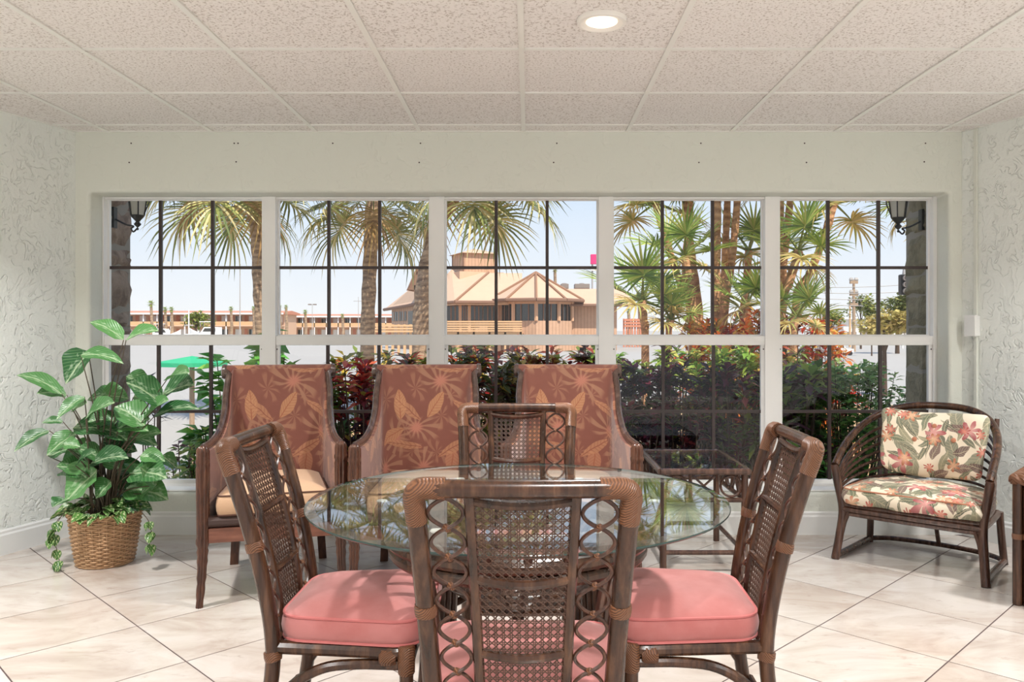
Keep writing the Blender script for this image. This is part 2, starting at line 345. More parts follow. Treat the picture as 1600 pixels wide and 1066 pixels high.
for i in range(-16, 17):
    for j in range(-16, 17):
        c = O0+u*(S*(i+.5))+w*(S*(j+.5)); pl = [(c.x+x, c.y+y) for x, y in sq]; q = clip(pl, OUT)
        if not q or area(q) < .004: continue
        if area(q) > (2*h)**2*.999: inst('tile', TM, floor, c)
        else: inst('tile', tile_mesh([(x-c.x, y-c.y) for x, y in q], -.006, 0, M['floor_tile'], 'tile'), floor, c)
# ceiling: slab above, lay-in tiles, white T-bars
m = MB(); m.prism([(-4.2, 5.12, CH+.10), (-4.2, -2.8, CH+.10), (4.4, -2.8, CH+.10), (4.4, 5.12, CH+.10)], (0, 0, .45)); ceiling = struct(m.build('ceiling', M['tbar'], smooth=False))
gx = [-.030+.61*k for k in range(-6, 8)]; gy = [4.550-.615*k for k in range(-1, 13)]
for i in range(len(gx)-1):
    for j in range(len(gy)-1):
        x0, x1, y1, y0 = gx[i], gx[i+1], gy[j], gy[j+1]; pl = [(x0+.006, y0+.006), (x1-.006, y0+.006), (x1-.006, y1-.006), (x0+.006, y1-.006)]
        q = clip(pl, OUT)
        if not q or area(q) < .003: continue
        cx, cy = (x0+x1)/2, (y0+y1)/2
        o = inst('ceiling_panel', tile_mesh([(x-cx, y-cy) for x, y in q], .007, .022, M['ceiling_tile'], 'ceiling_panel', .003, True), ceiling, (cx, cy, CH))
def bar(a, b, wd=.0115):
    a = Vector(a); b = Vector(b); d = (b-a).normalized(); s_ = Vector((-d.y, d.x, 0))*wd
    mb = MB(); mb.prism([a-s_, b-s_, b+s_, a+s_], (0, 0, .0065)); mb.build('grid_bar', M['tbar'], ceiling, smooth=False)
def xr(y):      # room width at depth y
    return (-3.57 if y < 2 else -2.666-(WY-y)*.33407, 3.775 if y < 2 else 2.549+(WY-y)*.45307)
for x in gx:
    yt = WY
    if x < -2.666: yt = WY-(-2.666-x)/.33407
    if x > 2.549: yt = WY-(x-2.549)/.45307
    if -3.57 < x < 3.775: bar((x, -2.4, CH), (x, yt, CH))
for y in gy:
    if y < WY: a, b = xr(y); bar((a, y, CH+.0006), (b, y, CH+.0006), .009)
wallbars = [OUT[i] for i in range(6)]
for i in range(6):
    a, b = OUT[i], OUT[(i+1) % 6]; d = Vector((b[0]-a[0], b[1]-a[1], 0)).normalized(); nrm = Vector((-d.y, d.x, 0))*.008
    bar(Vector((*a, CH+.001))+nrm, Vector((*b, CH+.001))+nrm, .008)
# walls
OX0, OX1, OZ0, OZ1 = -2.583, 2.474, .245, 2.012
m = MB()
# wall with the window opening: one skin with rounded reveal corners
def rr(x0, x1, z0, z1, r, n=6):
    pts = []
    for cx, cz, a0 in ((x1-r, z0+r, -90), (x1-r, z1-r, 0), (x0+r, z1-r, 90), (x0+r, z0+r, 180)):
        for k_ in range(n+1): t = R(a0+90*k_/n); pts.append((cx+r*math.cos(t), cz+r*math.sin(t)))
    return pts
BR = .022; n6 = 6
outer = [(-2.70, -.15), (2.60, -.15), (2.60, CH+.10), (-2.70, CH+.10)]
ro = []; loops = []
for q in range(7):                       # bull-nosed edge, then the reveal
    t = q/6*PI/2; loops.append((BR*(1-math.sin(t)), WY+BR*(1-math.cos(t))))
loops = [(g_, y_) for g_, y_ in loops]+[(0, 4.95)]
base = rr(OX0, OX1, OZ0, OZ1, .015); nb = len(base)
vs = []
for g_, y_ in loops: vs += [(x, y_, z) for x, z in rr(OX0-g_, OX1+g_, OZ0-g_, OZ1+g_, .015+g_)]
fs = []
for a in range(len(loops)-1):
    for k_ in range(nb): fs.append((a*nb+k_, (a+1)*nb+k_, (a+1)*nb+(k_+1) % nb, a*nb+(k_+1) % nb))
nv = len(vs); vs += [(x, WY, z) for x, z in outer]+[(x, 4.95, z) for x, z in outer]
for side, off, lo in ((0, nv, 0), (1, nv+4, (len(loops)-1)*nb)):
    seg = n6+1      # corner arcs: 0 = bottom right, 1 = top right, 2 = top left, 3 = bottom left
    cor = {1: 0, 2: 1, 3: 2, 0: 3}
    for oc, ac in cor.items():
        for k_ in range(n6): fs.append((off+oc, lo+ac*seg+k_, lo+ac*seg+k_+1))
    for (o1, a1), (o2, a2) in (((1, 0), (2, 1)), ((2, 1), (3, 2)), ((3, 2), (0, 3)), ((0, 3), (1, 0))):
        fs.append((off+o1, lo+a1*seg+n6, lo+(a2*seg), off+o2))
fs += [(nv+k_, nv+(k_+1) % 4, nv+4+(k_+1) % 4, nv+4+k_) for k_ in range(4)]
m.add(vs, fs); wall_back = struct(m.build('wall_back', M['stucco_flat']))
m = MB(); m.prism([(-2.666, WY, -.15), (-2.75, WY+.3, -.15), (-3.9, 2.0, -.15), (-3.9, -2.4, -.15), (-3.57, -2.4, -.15), (-3.57, 2, -.15)], (0, 0, CH+.25)); struct(m.build('wall_left', M['stucco'], smooth=False))
m = MB(); m.prism([(2.549, WY, -.15), (3.775, 2, -.15), (3.775, -2.4, -.15), (4.1, -2.4, -.15), (4.1, 2.0, -.15), (2.66, WY+.3, -.15)], (0, 0, CH+.25)); struct(m.build('wall_right', M['stucco'], smooth=False))
m = MB()
for x0, x1, z0, z1 in ((-3.9, -3.0, -.15, CH+.1), (3.2, 4.1, -.15, CH+.1), (-3.0, 3.2, 2.15, CH+.1), (-3.0, 3.2, -.15, .12)): m.box(x0, x1, -2.7, -2.4, z0, z1)
struct(m.build('wall_front', M['stucco'], smooth=False))
# window added in the unseen wall behind the camera to bring in daylight
wf = thing('window_6', None, None, (0, -2.55, .12)); struct(wf)
m = MB()
for x in (-3.0, -.95, 1.10, 3.15): m.box(x, x+.05, -.03, .03, 0, 2.03)
m.box(-3, 3.2, -.03, .03, 0, .05); m.box(-3, 3.2, -.03, .03, 1.98, 2.03); m.build('frame', M['alu'], wf, smooth=False)
for x in (-2.95, -.90, 1.15): MB().poly((x, 0, .05), (x+2.0, 0, .05), (x+2.0, 0, 1.98), (x, 0, 1.98)).build('pane', M['pane'], wf, smooth=False)
# baseboards
def baseboard(name, a, b, t=.014, hgt=.135):
    a = Vector((*a, 0)); b = Vector((*b, 0)); d = (b-a).normalized(); nr = Vector((-d.y, d.x, 0)); mb = MB()
    prof = [(0, 0), (t, 0), (t, hgt-.03), (t*.65, hgt-.02), (t*.65, hgt-.008), (t*.3, hgt), (0, hgt)]
    mb.prism([a+nr*p+Vector((0, 0, z)) for p, z in prof], b-a); struct(mb.build(name, M['white'], smooth=False))
baseboard('baseboard_left', OUT[0], OUT[1]); baseboard('baseboard_back', (2.549, WY), (-2.666, WY)); baseboard('baseboard_right', OUT[4], OUT[5])
# window stool
m = MB(); m.bbox(OX0+.002, OX1-.002, WY+.02, WINY-.03, OZ0+.001, OZ0+.012, .004); struct(m.build('trim_1', M['white']))
# five double-hung windows -------------------------------------------------------
MULL = [(163, 167), (412, 433), (672, 695), (935, 957), (1193, 1216), (1454, 1459)]
X = lambda px, Y=WINY: (px-VX)/FPX*Y
ZT, ZB = 2.010, .259
zf = lambda py: EYE-(py-VY)/FPX*WINY
for i in range(5):
    x0, x1 = X(MULL[i][1]), X(MULL[i+1][0])
    l = (X(MULL[i][0])+X(MULL[i][1]))/2 if i else OX0+.001; r = (X(MULL[i+1][0])+X(MULL[i+1][1]))/2 if i < 4 else OX1-.001
    wd = thing('window_%d' % (i+1), None, None, ((x0+x1)/2, WINY, ZB)); struct(wd); cx = (x0+x1)/2
    L = lambda v_: v_-cx
    m = MB(); m.box(L(l), L(x0), -.035, .05, 0, ZT-ZB); m.box(L(x1), L(r), -.035, .05, 0, ZT-ZB)
    m.box(L(x0), L(x1), -.02, .05, ZT-ZB-.012, ZT-ZB); m.box(L(x0), L(x1), -.035, .05, -.014, .012)
    m.build('frame', M['alu'], wd, smooth=False)
    zm0, zm1 = zf(540)-ZB, zf(525)-ZB
    top = ZT-ZB-.012
    for nm, za, zb, yy, st, zmid in (('upper_sash', zm1-.01, top, .022, .010, zf(418)-ZB), ('lower_sash', .012, zm0+.012, -.004, .020, zf(643)-ZB)):
        m = MB(); a, b = L(x0), L(x1); low = nm[0] == 'l'
        zlo = za+(.022 if low else .018); zhi = zb-(.010 if low else .004)
        m.box(a, a+st, yy-.012, yy+.012, za, zb); m.box(b-st, b, yy-.012, yy+.012, za, zb); m.box(a+st, b-st, yy-.012, yy+.012, za, zlo); m.box(a+st, b-st, yy-.012, yy+.012, zhi, zb)
        if low: m.box(a, b, yy-.022, yy+.006, zm0+.004, zm1)           # meeting rail
        sash = m.build(nm, M['alu'], wd, smooth=False)
        xs = [a+st, lerp(a, b, 1/3), lerp(a, b, 2/3), b-st]
        for xx in xs[1:3]: MB().box(xx-.0095, xx+.0095, yy-.009, yy+.009, zlo, zhi).build('muntin', M['bronze'], sash, smooth=False)
        MB().box(xs[0], xs[3], yy-.0085, yy+.0085, zmid-.009, zmid+.009).build('muntin', M['bronze'], sash, smooth=False)
        for q in range(3):
            for z0, z1 in ((zlo, zmid), (zmid, zhi)):
                MB().poly((xs[q], yy, z0), (xs[q+1], yy, z0), (xs[q+1], yy, z1), (xs[q], yy, z1)).build('pane', M['pane'], sash, smooth=False)
        if low:
            for xx in (a+.006, b-.006): MB().lathe([(.004, 0), (.004, .004)], 8).build('latch_pin', M['bronze'], sash, loc=(xx, yy-.013, zm0-.022), rot=(R(90), 0, 0))
# screw holes left in the header
for px, py in ((205, 224), (366, 224), (372, 224), (520, 224), (657, 224), (202, 254), (369, 253), (655, 254), (870, 224), (1095, 224), (1257, 224), (1446, 224), (865, 254), (1092, 254), (1260, 254), (1444, 253)):
    q = P(px, py, WY); MB().lathe([(.0045, -.001), (.0045, .0015)], 8).build('screw_hole', M['bronze'], wall_back, loc=(q.x, WY-.0003, q.z), rot=(R(90), 0, 0))
# recessed ceiling lamps: one above the table, the rest unseen and added for brightness
k = NT('lamp_trim'); M['lamptrim'] = k.pbr((.86, .84, .80, 1), .4)
k = NT('lamp_lens'); M['lens'] = k.pbr((.9, .88, .84, 1), .4, emit=(1, .80, .58, 1), es=1.3)
for j in range(3):
    for i in (-1, 0, 1):
        x, y = .275+2.44*i, 3.01-2.44*j
        a, b = xr(y)
        lab = 'round white recessed ceiling lamp glowing above the dining table' if (i, j) == (0, 0) else 'unseen round white ceiling lamp added to light the room, %s of the %s row' % (('left', 'middle', 'right')[i+1], ('window', 'middle', 'rear')[j])
        t = thing('recessed_lamp', lab, 'ceiling lamp', (x, y, CH), 0, 'recessed ceiling lamps')
        MB().lathe([(.058, .0065), (.060, -.002), (.080, -.012), (.091, -.010), (.094, 0), (.094, .0068)], 40).build('trim_ring', M['lamptrim'], t)
        m = MB(); m.lathe([(.059, -.004), (.050, -.008), (.030, -.010), (.001, -.011)][::-1], 32); m.build('lens', M['lens'], t)
        ld = bpy.data.lights.new('lamp_light', 'AREA'); ld.shape = 'DISK'; ld.size = .17; ld.spread = R(125); ld.energy = LAMP_W; ld.color = (1, .975, .955)
        lo = bpy.data.objects.new('lamp_light', ld); COL.objects.link(lo); lo.parent = t; lo.location = (0, 0, -.016)
# white box and cable trunking on the right wall
def on_right(s_, z, off=0):         # s_ metres along the right wall from the back corner
    d = Vector((3.775-2.549, 2-WY, 0)).normalized(); nr = Vector((d.y, -d.x, 0)); nr = nr if nr.x < 0 else -nr
    return Vector((2.549, WY, z))+d*s_+nr*off, math.atan2(d.y, d.x)
q, a = on_right(.095, 0); t = MB(); t.bbox(-.011, .011, -.016, 0, 0, CH, .003); o = t.build('cable_trunking', M['stucco_flat'], loc=q, rot=(0, 0, a)); tag(o, 'slim vertical cable trunking painted wall green in right corner', 'trunking')
q, a = on_right(.082, 1.163); t = thing('sensor_box', 'small white plastic box on the trunking in right corner', 'sensor', q, a)
MB().bbox(-.038, .038, -.046, -.0165, 0, .125, .005).build('cover', M['white'], t); MB().box(-.034, .034, -.0165, -.001, .004, .121).build('back_plate', M['white'], t, smooth=False)
# ------------------------------------------------------------------ cushions
def cushion(outline, z0, z1, dome, bulge=.008, uvf=None, wr=0):
    """box cushion over a closed outline [(x, y)...]; returns body and the two piping loops"""
    n = len(outline); cx = sum(p[0] for p in outline)/n; cy = sum(p[1] for p in outline)/n
    mb = MB(); rows = []
    def row(sc, z, off=0):
        r_ = []
        for x, y in outline:
            dx, dy = x-cx, y-cy; L = math.hypot(dx, dy); r_.append((cx+dx*sc+dx/L*off, cy+dy*sc+dy/L*off, z))
        rows.append(r_)
    row(.02, z0-.002); row(.6, z0-.004); row(.93, z0-.002); row(1, z0)
    for t in (.25, .5, .75): row(1, lerp(z0, z1, t), bulge*math.sin(PI*t))
    row(1, z1)
    for sc in (.965, .92, .85, .74, .6, .45, .3, .15, .02):
        q = 1-sc; row(sc, z1+dome*(1-(1-min(1, q*1.6))**2.2))
    vs = [p for r_ in rows for p in r_]
    if wr:
        vs = [(x+wr*math.sin(23*y+7*z), y+wr*math.sin(19*x+z*13), z+wr*math.sin(31*x+17*y)) for x, y, z in vs]
    fs = [(a*n+k_, a*n+(k_+1) % n, (a+1)*n+(k_+1) % n, (a+1)*n+k_) for a in range(len(rows)-1) for k_ in range(n)]
    fs += [tuple(range(n-1, -1, -1)), tuple((len(rows)-1)*n+k_ for k_ in range(n))]
    mb.add(vs, fs); mb.uv = [uvf(*p) for p in vs] if uvf else None
    return mb, [(x, y, z0) for x, y in outline], [(x, y, z1) for x, y in outline]
def round_poly(pts, r, n=5):
    out = []; m_ = len(pts)
    for i in range(m_):
        p = Vector((*pts[i], 0)); a = Vector((*pts[i-1], 0)); b = Vector((*pts[(i+1) % m_], 0)); rr_ = r[i] if hasattr(r, '__len__') else r
        p0 = p+(a-p).normalized()*rr_; p1 = p+(b-p).normalized()*rr_
        for k_ in range(n+1):
            t = k_/n; q = p0*(1-t)**2+p*2*t*(1-t)+p1*t*t; out.append((q.x, q.y))
    res = []                              # subdivide the long sides
    for i in range(len(out)):
        a, b = out[i], out[(i+1) % len(out)]; L = math.hypot(b[0]-a[0], b[1]-a[1]); kk = max(1, int(L/.05))
        for q in range(kk): res.append((lerp(a[0], b[0], q/kk), lerp(a[1], b[1], q/kk)))
    return res

# ------------------------------------------------------------------ rattan dining chair
TOPZ = .925
def lean(z):                # how far the back sweeps to the rear at height z
    return .125*max(0, (z-.40)/(TOPZ-.40))**1.5
def make_dining_chair():
    t = thing('dining_chair', None, 'chair', group='rattan dining chairs around the glass table')
    px_ = lambda z: lerp(.177, .206, max(0, (z-.40)/(TOPZ-.40)))       # half spacing of the posts
    for s in (-1, 1):
        zs = [0, .12, .25, .36, .45, .55, .65, .75, .85, .900]
        pts = [(s*(px_(z)+(.012*(1-z/.36) if z < .36 else 0)), lean(z)+(.055*(1-z/.36)**1.3 if z < .36 else 0), z) for z in zs]
        pst = MB().tube(curve(pts, 3), .0195, 12).build('rear_post', M['rattan'], t)
        for z in (.375, .655):
            i = Vector((s*px_(z), lean(z), z)); MB().tube([i+Vector((0, -.002, -.012)), i, i+Vector((0, .003, .012))], [.0215, .0232, .0215], 12).build('binding', M['binding'], pst)
        # wrapped top corner
        c0 = Vector((s*px_(.84), lean(.84), .84)); c1 = Vector((s*px_(.89), lean(.89), .889)); c2 = Vector((s*(px_(.91)-.013), lean(.907), .907)); c3 = Vector((s*.145, lean(.908), .908))
        MB().tube(curve([c0, lerp(c0, c1, .6), c1+Vector((0, 0, .002)), c2, c3], 5), .0212, 12).build('corner_binding', M['binding'], t)
    rail = [(x, lean(.908)+.010*(1-(x/.2)**2), .908) for x in [-.165+.33*i/10 for i in range(11)]]
    MB().tube(rail, .0178, 12).build('top_rail', M['rattan'], t)
    ix = lambda z: lerp(.083, .101, max(0, (z-.40)/(TOPZ-.40)))
    for s in (-1, 1):
        MB().tube([(s*ix(z), lean(z)+.006, z) for z in (.395, .50, .60, .70, .80, .87, .896)], .0108, 8).build('inner_slat', M['rattan'], t)
    for z, b in ((.723, .012), (.565, .010), (.885, .004)):
        MB().tube([(x*ix(z)/.1, lean(z)+.004+b*(1-(x/.1)**2), z-.010*(1-(x/.1)**2)) for x in [-.1+.02*i for i in range(11)]], .0098, 8).build('back_bar', M['rattan'], t)
    # cane webbing: pairs of upright and level strands and both diagonals
    p = .0152; m = MB(); zb, zt = .42, .882; nx = 5.5
    def pt(x, z, o=0): return Vector((x*(ix(z)-.006)/(p*nx), lean(z)+.008+.006*(1-(x/(p*nx))**2)+o, z))
    def strand(a, b, wd, o, n=14):
        pa = []
        for i in range(n+1):
            q = i/n; x = lerp(a[0], b[0], q); z = lerp(a[1], b[1], q); pa.append((x, z))
        dx, dz = b[0]-a[0], b[1]-a[1]; L = math.hypot(dx, dz); nxx, nzz = -dz/L*wd, dx/L*wd
        vs = []
        for x, z in pa: vs += [pt(x+nxx, z+nzz, o), pt(x-nxx, z-nzz, o), pt(x-nxx, z-nzz, o+.0012), pt(x+nxx, z+nzz, o+.0012)]
        fs = []
        for i in range(n):
            for q in range(4): fs.append((i*4+q, i*4+(q+1) % 4, i*4+4+(q+1) % 4, i*4+4+q))
        m.add(vs, fs)
    nz = int((zt-zb)/p)
    for i in range(12):
        x = (i-5.5)*p
        for d in (-.0017, .0017): strand((x+d, zb), (x+d, zt), .0008, 0, 18)
    for j in range(nz+1):
        z = zb+j*p
        for d in (-.0017, .0017): strand((-p*nx, z+d), (p*nx, z+d), .0008, .0012, 6)
    for sgn in (1, -1):
        for j in range(-11, nz+1):
            z0 = zb+(j+.5)*p; x0, x1, za, zz = -p*nx, p*nx, z0, z0+11*p
            if za < zb: x0 += (zb-za); za = zb
            if zz > zt: x1 -= (zz-zt); zz = zt
            if x1-x0 < .01: continue
            strand((sgn*x0, za), (sgn*x1, zz), .0010, .0024 if sgn > 0 else -.0012, max(2, int((x1-x0)/.016)))
    tag(m.build('cane_panel', M['cane'], t, smooth=False), kind='stuff')
    # figure-eight rings between post and slat
    pitch = .0612; bind = MB().tube([(0, -.004, -.006), (0, 0, 0), (0, .004, .006)], [.0058, .0075, .0058], 8).mesh('binding', M['binding'])
    for s in (-1, 1):
        m = MB(); cxz = lambda z: (px_(z)-.0195+ix(z)+.0105)/2
        zt_ = .889
        for ph in (1, -1):
            pts = []
            for i in range(0, 7*12+1):
                q = i/12; z = zt_-q*pitch; a = math.sin(PI*q); a = math.copysign(abs(a)**.8, a)
                hw = (px_(z)-.0195-ix(z)-.0105)/2-.0035
                pts.append((s*cxz(z)+ph*a*hw, lean(z)+.004+ph*.0032*math.cos(PI*q), z))
            m.tube(pts, .0041, 6)
        ch = m.build('ring_chain', M['rattan_slim'], t)
        for j in range(1, 8):
            z = zt_-j*pitch; inst('binding', bind, ch, (s*cxz(z), lean(z)+.004, z), (0, R(35*s), 0))
    # seat frame
    fo = round_poly([(-.172, .0), (-.205, -.35), (.205, -.35), (.172, .0)], [.02, .05, .05, .02], 5)
    MB().tube([(x, y, .395) for x, y in fo], .0175, 10, True).build('seat_rail', M['rattan'], t)
    for s in (-1, 1):
        MB().tube(curve([(s*.199, -.325, .362), (s*.196, -.22, .362), (s*.19, -.13, .348), (s*.184, -.05, .30), (s*.182, .012, .215)], 5), .0135, 10).build('side_brace', M['rattan'], t)
        lg = MB().tube([(s*.203, -.343, 0), (s*.203, -.345, .2), (s*.203, -.345, .375)], .0175, 12).build('front_leg', M['rattan'], t)
        MB().tube([(s*.203, -.345, z) for z in (.340, .345, .375, .410, .415)], [.0185, .0215, .0222, .0215, .0185], 12).build('corner_binding', M['binding'], lg)
        MB().tube([(s*.2005, y, .384) for y in (-.32, -.31, -.285, -.278)], [.018, .024, .024, .018], 10).build('corner_binding', M['binding'], lg)
    MB().tube(curve([(-.19, -.345, .33), (-.12, -.347, .362), (0, -.348, .368), (.12, -.347, .362), (.19, -.345, .33)], 4), .012, 8).build('front_brace', M['rattan'], t)
    MB().tube([(-.185, .045, .16), (.185, .045, .16)], .012, 8).build('rear_stretcher', M['rattan'], t)
    ol = round_poly([(-.178, -.012), (-.222, -.385), (.222, -.385), (.178, -.012)], [.07, .09, .09, .07], 7)
    body, p0, p1 = cushion(ol, .415, .474, .032)
    cu = body.build('seat_cushion', M['pink'], t, ang=80)
    for pp in (p0, p1): MB().tube(pp, .0042, 6, True).build('piping', M['pink_piping'], cu)
    return t
dc = make_dining_chair()
spots = [((-.011, 1.615, 0), R(180), 'rattan dining chair nearest the camera, seen from behind with its cane back'),
         ((-.648, 2.215, 0), R(89), 'rattan dining chair on the left of the glass table, in front of leftmost armchair'),
         ((.612, 2.215, 0), R(-92), 'rattan dining chair on the right of the glass table before the glass end table'),
         ((-.044, 2.905, 0), 0, 'rattan dining chair on the window side of the glass table facing the camera')]
for i, (l, a, lab) in enumerate(spots):
    o = dc if i == 0 else copy_tree(dc)
    o.location = l; o.rotation_euler = (0, 0, a); o['label'] = lab

# ------------------------------------------------------------------ round glass dining table
TX, TY, TR, TZ = -.030, 2.262, .584, .735
t = thing('dining_table', 'round clear glass dining table on a flared rattan pedestal', 'table', (TX, TY, 0))
n = 128; m = MB(); th = .012; bv = .028
prof = [(TR-.004, -th), (TR, -th+.004), (TR, -.006), (TR-.001, -.0045)]
vs = []; fs = []
def circ(r, z): return [(r*math.cos(2*PI*k_/n), r*math.sin(2*PI*k_/n), z) for k_ in range(n)]
m.add(circ(TR-.001, -.0045)+circ(TR-bv, 0), [(k_, (k_+1) % n, n+(k_+1) % n, n+k_) for k_ in range(n)]); m.f.append(tuple(range(n, 2*n)))
m.add(circ(TR-.004, -th), [tuple(range(n-1, -1, -1))])
top = m.build('glass_top', M['tableglass'], t, loc=(0, 0, TZ), smooth=False)
m = MB()
for (r0, z0), (r1, z1) in zip(prof, prof[1:]): m.add(circ(r0, z0)+circ(r1, z1), [(k_, (k_+1) % n, n+(k_+1) % n, n+k_) for k_ in range(n)])
m.build('glass_edge', M['glassedge'], top)
for r_, z_, tr, nm in ((.385, .704, .017, 'rim_ring'), (.355, .636, .020, 'rim_ring'), (.345, .598, .018, 'rim_ring'), (.122, .450, .013, 'bowl_ring'), (.20, .508, .009, 'bowl_ring')):
    MB().tube(ring(0, 0, z_, r_, 48), tr, 10, True).build(nm, M['rattan'], t)
cane = MB().tube(curve([(.118, 0, .452), (.165, 0, .482), (.25, 0, .545), (.335, 0, .605), (.372, 0, .665), (.385, 0, .700)], 4), .0115, 8).mesh('bowl_cane', M['rattan_dark'])
for k_ in range(24): inst('bowl_cane', cane, t, (0, 0, 0), (0, 0, 2*PI*(k_+.3)/24))
legc = MB().tube(curve([(.395, 0, 0), (.352, 0, .12), (.322, 0, .28), (.312, 0, .44), (.332, 0, .56), (.362, 0, .64), (.378, 0, .70)], 5), .0125, 8).mesh('leg_cane', M['rattan_dark'])
for q in range(4):
    for e_ in (-.075, 0, .075): inst('leg_cane', legc, t, (0, 0, 0), (0, 0, PI/4+PI/2*q+e_))
    a = PI/4+PI/2*q; MB().tube(curve([(.35*math.cos(a), .35*math.sin(a), .13), (.2*math.cos(a), .2*math.sin(a), .19), (.02*math.cos(a), .02*math.sin(a), .30), (.01*math.cos(a), .01*math.sin(a), .44)], 4), .013, 8).build('stretcher', M['rattan_dark'], t)
for i, r_ in enumerate((.02, .042, .064, .086, .108)): MB().tube(ring(0, 0, .456-.002*i, r_, 32), .0085, 6, True).build('shelf_ring', M['rattan_dark'], t)
for k_ in range(4): a = PI*k_/4; MB().tube([(-.125*math.cos(a), -.125*math.sin(a), .438), (.125*math.cos(a), .125*math.sin(a), .438)], .008, 6).build('shelf_spoke', M['rattan_dark'], t)
for k_ in range(6):
    a = 2*PI*k_/6; c, s = math.cos(a), math.sin(a); MB().lathe([(.014, 0), (.016, .003), (.014, .006)], 12).build('bumper', M['tbar'], t, loc=(.385*c, .385*s, TZ-th-.0065))

